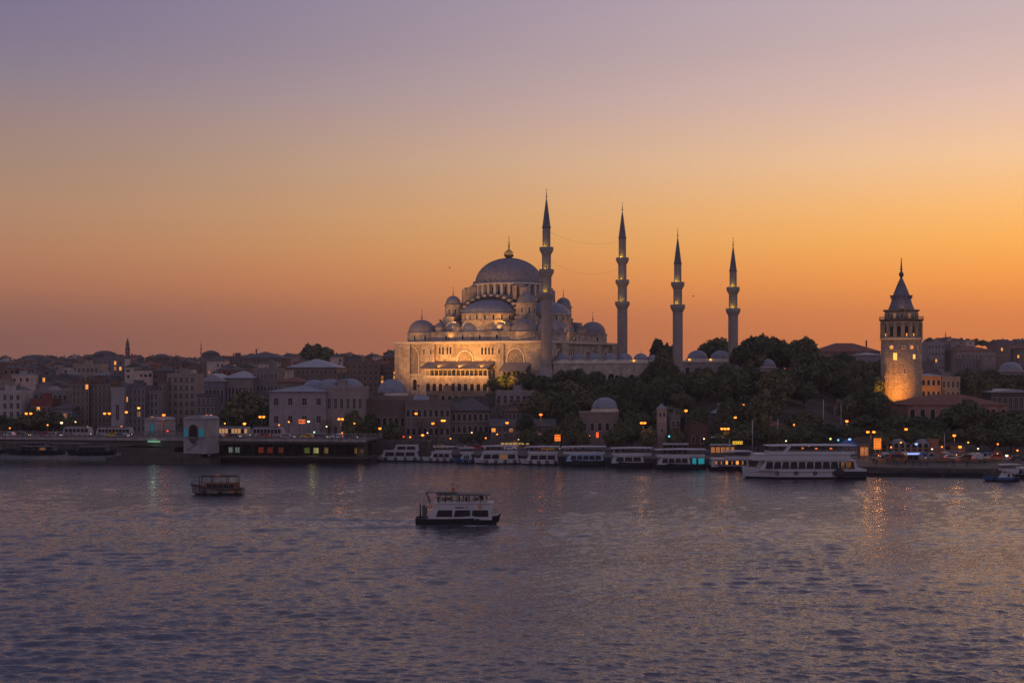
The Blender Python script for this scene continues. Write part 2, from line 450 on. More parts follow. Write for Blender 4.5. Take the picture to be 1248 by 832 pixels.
# ------------------------------------------------------------------ the mosque
MA = R(-28)
mq = thing('mosque', 'huge stone mosque with a cascade of grey domes, its front glowing amber, on the hill', 'mosque', (-1.3, 601.7, 19.5), MA)
hw = 34.5
m = MB()
m.box(-hw, hw, -hw, hw, -4, 20.2)
# corner piers and buttresses on the two fronts that show
for s in (0, 1, 2, 3):
    for a, b in ((-hw-.5,-27.5),(-21.6,-15.7),(12.7,16.6),(28.5,hw+.5)):
        if s == 0: m.box(a, b, -hw-1.2, -hw, -4, 20.2 if abs(a) < 26 else 20.0)
        if s == 1: m.box(hw, hw+1.2, a, b, -4, 20.2 if abs(a) < 26 else 20.0)
m.box(-hw, -21.7, -hw-.9, -hw, -4, 7.2); m.box(16.7, hw, -hw-.8, -hw, -4, 5.4)
m.build('wall', STONE, mq)
m = MB()
m.box(-hw-1.5, hw+1.5, -hw-1.5, hw+1.5, 20.2, 20.9)
m.box(-hw-1.1, hw+1.1, -hw-1.1, hw+1.1, 19.8, 20.2)
m.box(-hw-1.1, -21.7, -hw-1.05, -hw, 7.2, 7.6)
m.build('cornice', STONE2, mq)
# terrace tier
m = MB()
q = [(-29,-22),(-22,-29),(22,-29),(29,-22),(29,22),(22,29),(-22,29),(-29,22)]
m.prism(q, 20.9, 24.6); m.prism([(x*1.015,y*1.015) for x,y in q], 24.6, 25.0)
m.build('terrace_wall', STONE, mq)
# block under the drum
m = MB()
m.prism(octa(20, PI/8), 25, 32.5); m.prism(octa(18.2, PI/8), 32.5, 36.5); m.prism(octa(17.3, PI/8), 36.5, 39.2)
m.lathe([(16.6,39.2),(16.6,40.0),(15.6,40.4)], 48, sm=False)
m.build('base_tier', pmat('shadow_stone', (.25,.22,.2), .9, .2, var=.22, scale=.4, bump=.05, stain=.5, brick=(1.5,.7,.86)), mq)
# drum with piers
m = MB(); m.lathe([(14.3,40.3),(14.3,45.4)], 64)
NP = 32
for i in range(NP):
    a = 2*PI*(i+.5)/NP; m.obox(15.0*math.cos(a), 15.0*math.sin(a), 40.3, 45.0, 1.6, 1.1, a)
m.lathe([(14.2,45.0),(15.9,45.0),(15.9,45.5),(15.2,45.9),(14.6,45.9)], 64)
dr = m.build('drum', STONE2, mq)
for i in range(NP):
    a = 2*PI*i/NP; put_win(dr, 14.45*math.cos(a), 14.45*math.sin(a), 40.9, a+PI/2, 1.0, 3.4, arched=True, glass=GLASS, frame=STONE2)
m = MB(); m.lathe(dome_prof(14.4, 11.0, 46.0, 20, .6), 72)
for i in range(72):                                                  # raised seams of the lead sheets
    a = 2*PI*i/72; pr = [(14.4*math.cos(PI/2*k/10)+.05, 46+11*math.sin(PI/2*k/10)+.03) for k in range(10)]
    for (r1,z1),(r2,z2) in zip(pr, pr[1:]):
        m.tube((r1*math.cos(a),r1*math.sin(a),z1), (r2*math.cos(a),r2*math.sin(a),z2), .07, .06, 3)
for i in range(32):
    a = 2*PI*(i+.5)/32; m.lathe([(.45,45.9),(.4,46.6),(.02,47.1)], 6, 15.0*math.cos(a), 15.0*math.sin(a))
md = m.build('main_dome', LEAD, mq)
m = MB(); m.lathe([(.5,56.8),(1.2,57.1),(2.0,57.8),(2.25,58.6),(1.9,59.5),(1.0,60.3),(.35,60.9),(.3,61.6)], 16)
for z, r in ((62.2,.55),(63.2,.42),(64.0,.3)): m.ball((0,0,z), r, 10)
m.tube((0,0,61), (0,0,65.5), .2, .1); m.ball((0,0,65.8), .28, 8)
m.build('finial', GOLD, md)
# half domes on the four axes, with their window drums and smaller half domes
for k in range(4):
    ra = PI/2*k
    c, s = math.cos(ra), math.sin(ra)
    def P(x, y): return (x*c-y*s, x*s+y*c)
    cx, cy = P(0, -15.5)
    a0 = ra-PI-.05; a1 = ra+.05
    m = MB(); m.lathe([(12.6,25),(12.6,29.4),(12.9,29.4),(12.9,29.7),(12.3,29.7),(12.3,32.2),(12.8,32.2),(12.8,32.6)], 36, cx, cy, a0, a1, sm=False)
    hd = m.build('half_dome_drum', STONE, mq)
    for i in range(11):
        a = ra-PI+PI*(i+.5)/11
        put_win(hd, cx+12.33*math.cos(a), cy+12.33*math.sin(a), 30.0, a+PI/2, .8, 1.9, arched=True, glass=GLASS, frame=STONE2)
    MB().lathe([(12.6,32.5)]+[(12.4*math.cos(PI/2*i/10), 32.6+5.9*math.sin(PI/2*i/10)) for i in range(11)], 36, cx, cy, a0, a1).build('half_dome', LEADBLUE, mq)
    # great arch: ring of pale and dark voussoirs over the half dome
    m = MB()
    for i in range(26):
        b0, b1 = PI*i/26, PI*(i+1)/26
        vs = []
        for yy in (-17.4, -15.4):
            for rr, bb in ((12.3,b0),(13.9,b0),(13.9,b1),(12.3,b1)):
                x = rr*math.cos(bb); z = 32.6+rr*.585*math.sin(bb)
                px_, py_ = P(x, yy); vs.append((px_,py_,z))
        m.add(vs, [(0,1,2,3),(7,6,5,4),(0,4,5,1),(1,5,6,2),(2,6,7,3),(3,7,4,0)], i % 2)
    m.build('great_arch', [STONE2, pmat('red_voussoir', (.09,.06,.05), .9, .2, var=.2, scale=1)], mq)
    for ex, er, eh in ((-13.5,4.2,3.9),(-3.2,5.0,4.4),(8.2,4.4,4.0)):
        ey = -24.5 if abs(ex) < 6 else -22.5
        ux, uy = P(ex, ey)
        m = MB(); m.lathe([(er+.1,24.9),(er+.1,25.2),(er,25.2)]+[(er*math.cos(PI/2*i/8), 25.2+eh*math.sin(PI/2*i/8)) for i in range(9)], 20, ux, uy)
        ed = m.build('small_half_dome', LEADBLUE, mq)
        m = MB()
        for i in range(18):
            b0, b1 = PI*i/18, PI*(i+1)/18; vs = []
            for yy in (ey-er*.25-.5, ey-er*.25+.3):
                for rr, bb in ((er*.95,b0),(er*1.12,b0),(er*1.12,b1),(er*.95,b1)):
                    px_, py_ = P(ex+rr*math.cos(bb), yy); vs.append((px_,py_,25.0+rr*math.sin(bb)*.95))
            m.add(vs, [(0,1,2,3),(7,6,5,4),(0,4,5,1),(1,5,6,2),(2,6,7,3),(3,7,4,0)])
        m.build('arch_rim', STONE2, ed)
# weight towers on the diagonals
for i, (sx, sy) in enumerate(((1,-1),(1,1),(-1,1),(-1,-1))):
    x, y = 17.4*sx, 17.4*sy
    big = (sx, sy) == (1,-1)
    r = 4.0 if big else 3.4
    m = MB(); m.prism(octa(r*1.25, PI/8, cx=x, cy=y), 24.8, 31.5); m.prism(octa(r*1.03, PI/8, cx=x, cy=y), 31.5, 36.2)
    m.prism(octa(r*1.15, PI/8, cx=x, cy=y), 36.2, 36.7)
    wt = m.build('weight_tower', STONE, mq)
    for a in (-PI/2, 0, -PI/4):
        put_win(wt, x+r*.955*math.cos(a), y+r*.955*math.sin(a), 32.6, a+PI/2, .7, 2.2, arched=True, glass=GLASS, frame=STONE2)
    if big:
        d = MB().lathe([(r*1.1,36.6),(r*1.05,37.2),(r*.8,39.2),(r*.45,40.6),(.9,41.2),(.75,43.2),(.02,43.9)], 8, x, y, m=0, sm=False).build('turret_roof', LEAD, wt)
    else:
        dome(wt, x, y, 36.9, r*.97, 3.7, LEAD, 20, 3.6)
    # flying buttress from tower to drum
    m = MB(); a = math.atan2(sy, sx)
    m.obox(18.3*math.cos(a)*.97, 18.3*math.sin(a)*.97, 36.0, 43.4, 5.6, 1.8, a); m.obox(15.6*math.cos(a), 15.6*math.sin(a), 40, 44.9, 2.6, 1.8, a)
    m.build('buttress', STONE, mq)
for k in range(4):
    for off in (-.62, .62):                                          # slabs either side of each half dome
        a = PI/2*k+off
        m = MB(); m.obox(16.9*math.cos(a), 16.9*math.sin(a), 38.5, 44.2, 4.4, 1.5, a); m.build('buttress', STONE, mq)
# corner domes on eight-sided bodies
for sx, sy in ((-1,-1),(1,1),(-1,1)):
    x, y = 27*sx, 27*sy
    m = MB(); m.prism(octa(6.1, PI/8, cx=x, cy=y), 20.8, 24.4); m.prism(octa(6.4, PI/8, cx=x, cy=y), 24.4, 24.8)
    cb = m.build('corner_tower', STONE, mq)
    for a in (-3*PI/4, -PI/2, -PI/4, 0): put_win(cb, x+5.66*math.cos(a), y+5.66*math.sin(a), 21.6, a+PI/2, .8, 1.9, arched=True, glass=GLASS, frame=STONE2)
    dome(cb, x, y, 25.0, 5.7, 5.3, LEAD, 28, 4.2)
for x, y, r in ((21.5,-27.6,5.2),(28,-14,5.0),(-19.5,-24.8,2.0),(-10,-26.5,1.7),(13.6,-26.6,1.7),(27.5,-5.5,1.9),(26.5,13.5,2.0),(19.5,-23.2,2.2),(-24,-17,2.4)):
    m = MB(); z1 = 24.6 if r > 3 else 27.0
    m.lathe([(r*1.12,20.8),(r*1.12,z1-.4),(r*1.2,z1-.4),(r*1.2,z1)], 8 if r < 3 else 20, x, y, sm=False)
    cb = m.build('turret' if r < 3 else 'corner_tower', STONE, mq)
    dome(cb, x, y, z1+.3, r, r*(.95 if r > 3 else .85), LEAD, 24, 2.2 if r > 4 and x > 22 else 0)
    if r > 3:
        for a in (-2.2, -PI/2, -.9, -.3): put_win(cb, x+r*1.1*math.cos(a), y+r*1.1*math.sin(a), 21.7, a+PI/2, .75, 1.7, arched=True, glass=GLASS, frame=STONE2)
# stepped masses between terrace and half domes
m = MB()
for x0,x1,y0,y1,z in ((-22,-15,-21,-13,30.5),(-26,-20,-23,-16,28),(13.2,16.6,-24,-16,29.5),(14,22,-14.6,-12.9,30.5),(21,25.5,12.8,19,29.5),(22,27,17,22,27.5),(-16.5,-13.4,-24,-17,31.5),(15.5,19.5,-22.5,-16,31.0)):
    m.box(x0, x1, y0, y1, 24.9, z-.3); m.box(x0-.2, x1+.2, y0-.2, y1+.2, z-.3, z)
m.build('stepped_block', STONE, mq)
# windows of the main fronts
def blind_arch(x, y, z, a, w, h):
    i = arch_pts(w, h); o = arch_pts(w+1.1, h+.5); n = len(i); m = MB()
    vs = [(px,-.45,pz) for px,pz in i]+[(px,-.45,pz) for px,pz in o]+[(px,.1,pz) for px,pz in i]+[(px,.1,pz) for px,pz in o]
    fs = []
    for k in range(1, n):
        k2 = (k+1) % n; fs += [(k,n+k,n+k2,k2),(2*n+k,k,k2,2*n+k2),(n+k,3*n+k,3*n+k2,n+k2)]
    m.add(vs, fs)
    m.add([(px,-.04,pz) for px,pz in i],[tuple(range(n))],1)  # flat panel inside the arch; recess shade is put into its darker stone colour
    o_ = m.build('blind_arch', [STONE2, pmat('recess_shade_stone', (.25,.205,.17), .9, .2, var=.3, scale=.3, bump=.08, stain=.7, brick=(1.7,.85,.74))], mq, (x,y,z), a)
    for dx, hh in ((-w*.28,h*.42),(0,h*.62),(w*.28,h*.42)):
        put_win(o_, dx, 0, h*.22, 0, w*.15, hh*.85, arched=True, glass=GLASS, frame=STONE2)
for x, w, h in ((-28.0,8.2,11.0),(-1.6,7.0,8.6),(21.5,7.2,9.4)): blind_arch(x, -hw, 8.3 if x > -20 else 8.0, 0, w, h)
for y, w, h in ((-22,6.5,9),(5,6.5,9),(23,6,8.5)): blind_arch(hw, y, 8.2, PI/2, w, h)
fsup = [(-13.7,15.6),(-12.2,15.6),(-10.1,15.6),(-8.6,15.6),(6.2,15.4),(7.8,15.4),(9.4,15.4),(11.0,15.4)]
for x, z in fsup: put_win(mq, x, -hw, z, 0, .85, 3.0, arched=True, glass=GLASS, frame=STONE2)
for x in (-11.2,7.4,9.9): put_win(mq, x, -hw, 9.3, 0, 1.9, 4.6, arched=True, glass=pmat('carved_lattice', (.2,.15,.1), .9), frame=STONE2)
for y in (-30,-12,-10.3,-8.6,11.5,13.2,14.9): put_win(mq, hw, y, 15.2, PI/2, .85, 2.8, arched=True, glass=GLASS, frame=STONE2)
for x in (-33.2,-29.2,-25.2): put_win(mq, x, -hw-.9, .8, 0, 1.9, 4.6, arched=True, glass=DARK, frame=STONE2)
for x in (-14,-6,2,10): put_win(mq, x, -29, 21.8, 0, .9, 1.9, arched=True, glass=GLASS, frame=STONE2)
for y in (-18,-9,2,9): put_win(mq, 29, y, 21.8, PI/2, .9, 1.9, arched=True, glass=GLASS, frame=STONE2)
for x in (-20.6,-17.3,12.8+1.8): put_win(mq, x, -hw-1.2, 15.6, 0, .6, 2.2, arched=True, glass=GLASS, frame=STONE2)
# lead roofed gallery along the lit front
gx0, gx1, gy = -17.9, 12.5, -hw-6.2
m = MB(); m.box(gx0+.4, gx1-.2, gy+.3, -hw-1.2, -4, 4.4); m.box(gx0, gx1, gy, -hw-1.2, 4.4, 6.0)
gal = m.build('gallery', STONE, mq)
m = MB()
m.add([(gx0-1.2,gy-1.6,9.5),(gx1+.2,gy-1.6,9.5),(gx1+.2,-hw-.02,12.5),(gx0-1.2,-hw-.02,12.5),(gx0-1.2,gy-1.6,9.9),(gx1+.2,gy-1.6,9.9),(gx1+.2,-hw-.02,12.9),(gx0-1.2,-hw-.02,12.9)],
      [(0,3,2,1),(4,5,6,7),(0,1,5,4),(1,2,6,5),(2,3,7,6),(3,0,4,7)])
m.build('roof', pmat('old_lead_roof', (.17,.145,.13), .75, .3, var=.2, scale=.6, stain=.4), gal)
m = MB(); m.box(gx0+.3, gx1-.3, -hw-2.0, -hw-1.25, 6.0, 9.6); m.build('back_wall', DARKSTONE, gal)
colm = MB().lathe([(.34,0),(.34,.3),(.22,.4),(.2,2.9),(.36,3.2),(.36,3.5)], 8).mesh('column', [STONE2])
for i in range(15):
    x = gx0+.9+(gx1-gx0-1.6)*i/14
    obj('column', colm, gal, (x, gy+.45, 6.0))
m = MB(); m.box(gx0+.1, gx1-.1, gy+.1, gy+.3, 6.0, 7.0); m.build('parapet', STONE2, gal)
m = MB(); m.box(gx0+.3, gx1-.3, gy+.15, gy+.75, 9.2, 9.55); m.build('beam', STONE2, gal)
for i in range(10):
    x = gx0+2.2+(gx1-gx0-4)*i/9
    put_win(gal, x, gy+.3, .3, 0, 1.9, 3.6, arched=True, glass=DARK, frame=STONE2, name='arch')
# smaller gallery to the right
m = MB(); m.box(17.2, 28.4, -hw-5, -hw-1.2, -4, 4.6)
g2 = m.build('gallery', STONE, mq)
m = MB()
m.add([(16.8,-hw-6,8.6),(28.8,-hw-6,8.6),(28.8,-hw-.9,11.8),(16.8,-hw-.9,11.8),(16.8,-hw-6,9),(28.8,-hw-6,9),(28.8,-hw-.9,12.2),(16.8,-hw-.9,12.2)],
      [(0,3,2,1),(4,5,6,7),(0,1,5,4),(1,2,6,5),(2,3,7,6),(3,0,4,7)])
m.build('roof', MATS['old_lead_roof'], g2)
for i in range(6): obj('column', colm, g2, (17.8+2.05*i, -hw-4.6, 4.6), 0).scale = (1.2,1.2,1.17)
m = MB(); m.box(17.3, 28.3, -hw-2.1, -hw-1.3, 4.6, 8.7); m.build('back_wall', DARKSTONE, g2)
# square dark panel on the left wing
m = MB(); m.box(-31.5, -23.5, -hw-.25, -hw, 8.0, 11.8); m.build('panel', pmat('dull_panel', (.17,.15,.14), .9, var=.2, scale=.8), mq)

# ------------------------------------------------------------------ minarets
AMBER = (1.0, .52, .13)
BALC = emat('balcony_lamp', (1,.55,.05), 1.6)
MINST = pmat('minaret_stone', (.30,.255,.235), .9, .2, var=.15, scale=.6, bump=.03, stain=.3, brick=(.9,.55,.88))
LEADDK = pmat('dark_lead_cone', (.085,.08,.095), .55, .4, var=.2, scale=1)
def minaret(px, d, zb, pys, r0, r1, label, n=16):
    """pys: tip, cone foot, balconies from the top down, in photo rows at depth d"""
    x = PX(px, d); t = thing('minaret', label, 'minaret', (x, d, zb), 0, 'minarets of the hilltop mosque')
    z = [PZ(p, d)-zb for p in pys]
    tip, cone, bals = z[0], z[1], z[2:]
    m = MB(); m.prism(octa(r0*1.55, n=8), -6, 6.5); m.prism(octa(r0*1.55, n=8), 6.5, 10.5, top=octa(r0*1.04, n=8))
    m.build('base', MINST, t)
    nb = len(bals); rad = [r1+(r0-r1)*i/nb for i in range(nb+1)]
    tops = [cone]+[b+.4 for b in bals]; bots = [b-1.9 for b in bals]+[9.8]
    for i in range(nb+1):
        m = MB(); q = rad[i]
        m.lathe([(q*1.03,bots[i]),(q,bots[i]+.6),(q,tops[i]-.3),(q*1.06,tops[i]-.2),(q*1.06,tops[i])], n, sm=False)
        for k in range(n):                                            # fluted shaft
            a = 2*PI*k/n; m.tube((q*math.cos(a),q*math.sin(a),bots[i]+.3),(q*math.cos(a),q*math.sin(a),tops[i]-.2), .09, None, 4, sm=False)
        m.build('shaft', MINST, t)
    for i, b in enumerate(bals):
        q = rad[i+1]; w = q+1.05
        m = MB()
        pr = [(q*.98,b-2.0)]
        for k in range(5): pr += [(q+(w-q)*(k/5)**.9, b-1.9+.38*k), (q+(w-q)*((k+1)/5)**.9, b-1.9+.38*k+.12)]
        pr += [(w,b-.05),(w,b+1.05),(w-.16,b+1.05),(w-.16,b+.05),(rad[i]*.9,b+.05)]
        m.lathe(pr, n, sm=False, caps=False)
        bl = m.build('balcony', MINST, t)
        MB().lathe([(w-.34,b+.1),(w-.34,b+.28),(w-.5,b+.28),(w-.5,b+.1),(w-.34,b+.1)], n, caps=False).build('light_ring', BALC, bl)
        for k in range(1):
            a = -PI/2-.25
            ld = bpy.data.lights.new('balcony_light', 'POINT'); ld.energy = 330; ld.color = (1,.66,.06); ld.shadow_soft_size = .15
            lo = obj('balcony_light', ld, bl, ((q+.75)*math.cos(a),(q+.75)*math.sin(a), b+.55))
        put_win(t, 0, -rad[i]*1.0, b+.1, 0, .7, 1.9, arched=True, glass=DARK, frame=MINST, name='doorway')
    q = r1*1.12
    c = MB().lathe([(q*1.05,cone-.02),(q*1.05,cone+.25),(q*.92,cone+1.0),(q*.62,cone+(tip-cone)*.42),(q*.3,cone+(tip-cone)*.75),(.09,tip-.2)], n).build('cone_roof', LEADDK, t)
    finial(c, 0, 0, tip-.5, 3.6, METAL, .34)
    return t
minaret(666, 553, 19.5, (240,278,304.5,331.5,359.5), 2.1, 1.5, 'tallest stone minaret, standing at the near corner of the mosque, with three lit balconies')
minaret(758.5, 600, 20, (256,291,317,344,370.5), 2.1, 1.5, 'tall minaret with three lit balconies behind the courtyard wall, first one right of the domes')
minaret(826, 566, 20, (288,322,347,374.5), 1.95, 1.4, 'shorter minaret with two lit balconies, a big dark tree at its foot')
minaret(893.5, 575, 21, (299,331,353,379), 1.95, 1.4, 'shortest and rightmost minaret, with two lit balconies, at the end of the courtyard')

# ------------------------------------------------------------------ courtyard walls with rows of small domes
def courtyard(label, px0, px1, d, depth, ztop, zb, doms, wins, lamps):
    x0, x1 = PX(px0, d), PX(px1, d)
    t = thing('courtyard', label, 'courtyard', ((x0+x1)/2, d, zb))
    h = ztop-zb; w = x1-x0
    m = MB(); m.box(-w/2, w/2, 0, depth, -8, h-.7); m.build('wall', STONE if d < 560 else GREYSTONE, t)
    m = MB(); m.box(-w/2-.3, w/2+.3, -.35, depth+.3, h-.7, h-.3); m.box(-w/2-.15, w/2+.15, -.2, depth+.2, h-.3, h); m.build('cornice', STONE2, t)
    for p, r, hh in doms:
        x = PX(p, d+depth/2)-(x0+x1)/2
        m = MB(); m.prism(octa(r*1.18, cx=x, cy=depth/2), h, h+.75); b = m.build('dome_base', STONE2, t)
        dome(b, x, depth/2, h+.8, r, hh, LEADBLUE, 20, 1.6)
    for p, ww, wh, zz in wins:
        put_win(t, PX(p, d)-(x0+x1)/2, 0, zz, 0, ww, wh, arched=True, glass=DARK, frame=STONE2)
    for p in lamps:
        l = obj('wall_lamp', MB().box(-.4,.4,-.3,.3,0,.8).mesh('wall_lamp', [emat('warm_wall_lamp', (1,.42,.07), 1.6)]), t, (PX(p, d)-(x0+x1)/2, depth*.2, h))
    return t
courtyard('long pale courtyard wall with a row of low domes, right of the tallest minaret', 674, 803, 553, 9, 32, 19,
   [(685,2.9,2.6),(705,2.9,2.6),(724.5,2.9,2.6),(743.5,2.9,2.6),(762,2.9,2.6),(781,2.9,2.6),(795,2.2,2.0)],
   [(681,2.2,5.6,3.2),(693,2.6,5.6,3.2),(720,2.4,5.6,3.0),(745,2.6,5.6,2.8),(752,2.0,5,2.8),(770,2.2,5.2,2.8),(784,2.2,5.2,2.8),(797,2.0,5,2.8)], [773,799])
courtyard('far courtyard range with two big domes, between the two shorter minarets', 806, 904, 580, 12, 32.6, 20,
   [(850,4.3,3.6),(878,4.2,3.5)], [(815,1.8,4,6),(838,1.8,4,6),(862,1.8,4,6),(888,1.8,4,6)], [841,853,867,890])
# strings of lights between the two tall minarets
def cable(name, label, a, b, sag, r=.028):
    m = MB(); pts = [Vector(a).lerp(Vector(b), i/20)-Vector((0,0,sag*4*(i/20)*(1-i/20))) for i in range(21)]
    for p, q in zip(pts, pts[1:]): m.tube(p, q, r, None, 4)
    return tag(m.build(name, METAL), label, 'cable', 'cables between the tall minarets')
def p3(px, py, d): return (PX(px,d), d, PZ(py,d))
cable('festoon_cable', 'upper of the two thin cables sagging between the two tall minarets', p3(670,283,553), p3(754,294,600), 2.6)
cable('festoon_cable', 'lower of the two thin cables sagging between the two tall minarets', p3(671,319,553), p3(753,328,600), 3.2)

# ------------------------------------------------------------------ floodlights
def flood(label, loc, aim, energy, col=(1,.41,.075), size=60, soft=.5, pole=.9):
    t = thing('floodlight', label, 'floodlight', loc, 0, 'floodlights')
    d = (Vector(aim)-Vector(loc)).normalized()
    rot = d.to_track_quat('-Z', 'Y').to_euler()
    m = MB(); m.box(-.42,.42,-.3,.3,.02,.5); m.box(-.36,.36,-.24,.24,.5,.62); h = m.build('housing', METAL, t); h.rotation_euler = rot
    m = MB(); m.box(-.36,.36,-.24,.24,-.06,-.01); g_ = m.build('lens', emat('flood_lens', (1,.42,.06), 2.2), t); g_.rotation_euler = rot
    m = MB(); m.tube((0,0,-pole),(0,0,0),.07); m.build('bracket', METAL, t)
    ld = bpy.data.lights.new('flood_beam', 'SPOT'); ld.energy = energy; ld.color = col; ld.spot_size = R(size); ld.spot_blend = .9; ld.shadow_soft_size = soft
    lo = obj('flood_beam', ld, t, tuple(d*.35)); lo.rotation_euler = rot
    return t
def MQ(x, y, z):
    c, s = math.cos(MA), math.sin(MA); return (-1.3+x*c-y*s, 601.7+x*s+y*c, 19.5+z)
# floodlights of the mosque
flood('floodlight on the mosque terrace below the left half dome, glaring amber', MQ(-11.8,-30.6,22.4), MQ(-11,-24,30), 500, size=130)
flood('floodlight on the right flank roof of the mosque, glaring amber', MQ(33.0,-4,22.2), MQ(24,-3,30), 600, size=130)
for x, e in ((-11,3400),(-1,4000),(9,3400)):
    flood('amber floodlight on the eave of the long mosque gallery', MQ(x,-hw-7.2,10.6), MQ(x*.9,-hw,14.5), e, size=125)
for x, e in ((-12,3600),(10,3600)):
    flood('amber floodlight on the mosque terrace in front of the front half dome', MQ(x,-28.4,25.9), MQ(x*.6,-8,44), e, size=75)
for x, e in ((-26,12000),(-9,22000),(7,19000),(27,11000)):
    flood('amber floodlight on a short post in front of the mosque gallery', MQ(x,-hw-24,3.2), MQ(x*.9,-hw,18), e, size=85, pole=5)

for x, e in ((-30,46000),(20,56000)):  # added floods with no visible source, for a gentle upward wash
    flood('added amber floodlight on a tall mast below the mosque, washing its upper tiers', MQ(x,-hw-46,9), MQ(x*.3,0,30), e, col=(1,.5,.16), size=62, pole=12)
# ------------------------------------------------------------------ buildings of the town
def wallmat(c, brick=False):
    n = 'wall_%d_%d_%d%s' % (c[0], c[1], c[2], '_b' if brick else '')
    return pmat(n, lin(*c), .9, .2, var=.2, scale=.35, bump=.03, stain=.5, brick=(1.1,.45,.85) if brick else None)
ROOFT = pmat('clay_tile_roof', (.19,.085,.06), .85, .2, var=.3, scale=.9, bump=.04, brick=(.5,.35,.7))
ROOFG = pmat('grey_sheet_roof', (.24,.235,.26), .6, .4, var=.15, scale=.5, stain=.4)
ROOFD = pmat('dark_roof', (.07,.065,.068), .8, .3, var=.25, scale=.5)
OWN = random.Random(11)
def bldg(name, label, px0, px1, ytop, d, dep, col, rows=3, cols=4, roof='flat', rh=3, rmat=None, win=(1.1,1.7), arched=False, lit=.0, rz=0, group=None, brick=False, side=0, zb=None, z0=None, balcony=False, cat='building', chim=1, wtop=1.0, frame=None, shut=None):
    x0, x1 = PX(px0, d), PX(px1, d); w = x1-x0; cx = (x0+x1)/2
    g0 = min(ground_z(x0, d), ground_z(x1, d), ground_z(cx, d)) if zb is None else zb
    t = thing(name, label, cat, (cx, d, g0), R(rz), group)
    h = PZ(ytop, d)-g0
    if roof in ('hip','gable'): h -= rh
    wm_ = wallmat(col, brick)
    m = MB(); m.box(-w/2, w/2, 0, dep, -5, h)
    m.box(-w/2-.12, w/2+.12, -.12, dep+.12, h-.45, h-.1)               # eaves band
    if rows > 1: m.box(-w/2-.05, w/2+.05, -.05, dep+.05, h*.36, h*.36+.18)
    m.build('wall', wm_, t)
    if roof == 'flat':
        m = MB(); m.box(-w/2-.1, w/2+.1, -.1, .2, h-.1, h+.7); m.box(-w/2-.1, w/2+.1, dep-.2, dep+.1, h-.1, h+.7)
        m.box(-w/2-.1, -w/2+.2, .2, dep-.2, h-.1, h+.7); m.box(w/2-.2, w/2+.1, .2, dep-.2, h-.1, h+.7); m.box(-w/2+.2, w/2-.2, .2, dep-.2, h-.1, h+.05)
        rf = m.build('roof', wm_, t)
        if w > 7:
            k = OWN.uniform(-.3,.3)*w; m = MB(); m.box(k-1.6, k+1.6, dep*.4, dep*.4+3, h, h+2.6); m.box(k-1.8, k+1.8, dep*.4-.2, dep*.4+3.2, h+2.6, h+2.8); m.build('stair_head', wm_, rf)
    elif roof in ('hip','gable'):
        rf = MB().hip(-w/2, w/2, 0, dep, h-.1, h+rh, .6, gable=(roof=='gable')).build('roof', rmat or ROOFT, t)
    else: rf = t
    for k in range(chim):
        cxx = OWN.uniform(-.4,.4)*w; m = MB(); zc = h+.3
        m.box(cxx-.4, cxx+.4, dep*.55, dep*.55+.8, zc-.4, zc+(rh if roof != 'flat' else .8)+1.2); m.box(cxx-.5, cxx+.5, dep*.55-.1, dep*.55+.9, zc+(rh if roof != 'flat' else .8)+1.2, zc+(rh if roof != 'flat' else .8)+1.4)
        m.build('chimney', wm_, rf)
    if OWN.random() < .35:
        ax = OWN.uniform(-.35,.35)*w; m = MB(); hz = h+(rh if roof in ('hip','gable') else .7)
        m.tube((ax,dep*.5,h-.2),(ax,dep*.5,hz+2.6),.06); m.tube((ax-.8,dep*.5,hz+2.3),(ax+.8,dep*.5,hz+2.3),.04); m.tube((ax-.5,dep*.5,hz+1.8),(ax+.5,dep*.5,hz+1.8),.04); m.build('aerial', METAL, rf)
    if rows and cols:
        fh = (h-.9)/rows
        for r in range(rows):
            for c in range(cols):
                x = -w/2+w*(c+.5)/cols; wh = min(win[1], fh*.68); z = .55+fh*r+(fh-wh)*.5*wtop
                gl = LITWIN if OWN.random() < lit else (LITDIM if OWN.random() < lit*.6 else GLASS)
                put_win(t, x, 0, z, 0, min(win[0], w/cols*.62), wh, arched=arched, glass=gl, frame=frame, bars=(1,1) if not arched else (1,1))
            for c in range(side):
                y = dep*(c+.5)/side
                if px1 < 624: put_win(t, w/2, y, .55+fh*r+(fh-min(win[1],fh*.68))*.5, PI/2, min(win[0], dep/side*.6), min(win[1], fh*.68), arched=arched, frame=frame)
                else: put_win(t, -w/2, y, .55+fh*r+(fh-min(win[1],fh*.68))*.5, -PI/2, min(win[0], dep/side*.6), min(win[1], fh*.68), arched=arched, frame=frame)
            if balcony and r > 0:
                m = MB(); zz = .3+fh*r; m.box(-w*.3, w*.3, -1.1, -.02, zz, zz+.15); m.box(-w*.3, w*.3, -1.1, -1.02, zz+.15, zz+1.0); m.build('balcony', FRAME, t)
    m = MB(); m.box(-.9, .9, -.1, .02, -1, 2.3); m.build('door', pmat('brown_door', (.05,.03,.02), .6), t)
    return t
WHT=(150,142,142); GRY=(118,112,114); BEI=(140,122,108); BRN=(98,78,70); RED=(112,66,58); SLT=(90,88,96); PNK=(136,106,98)
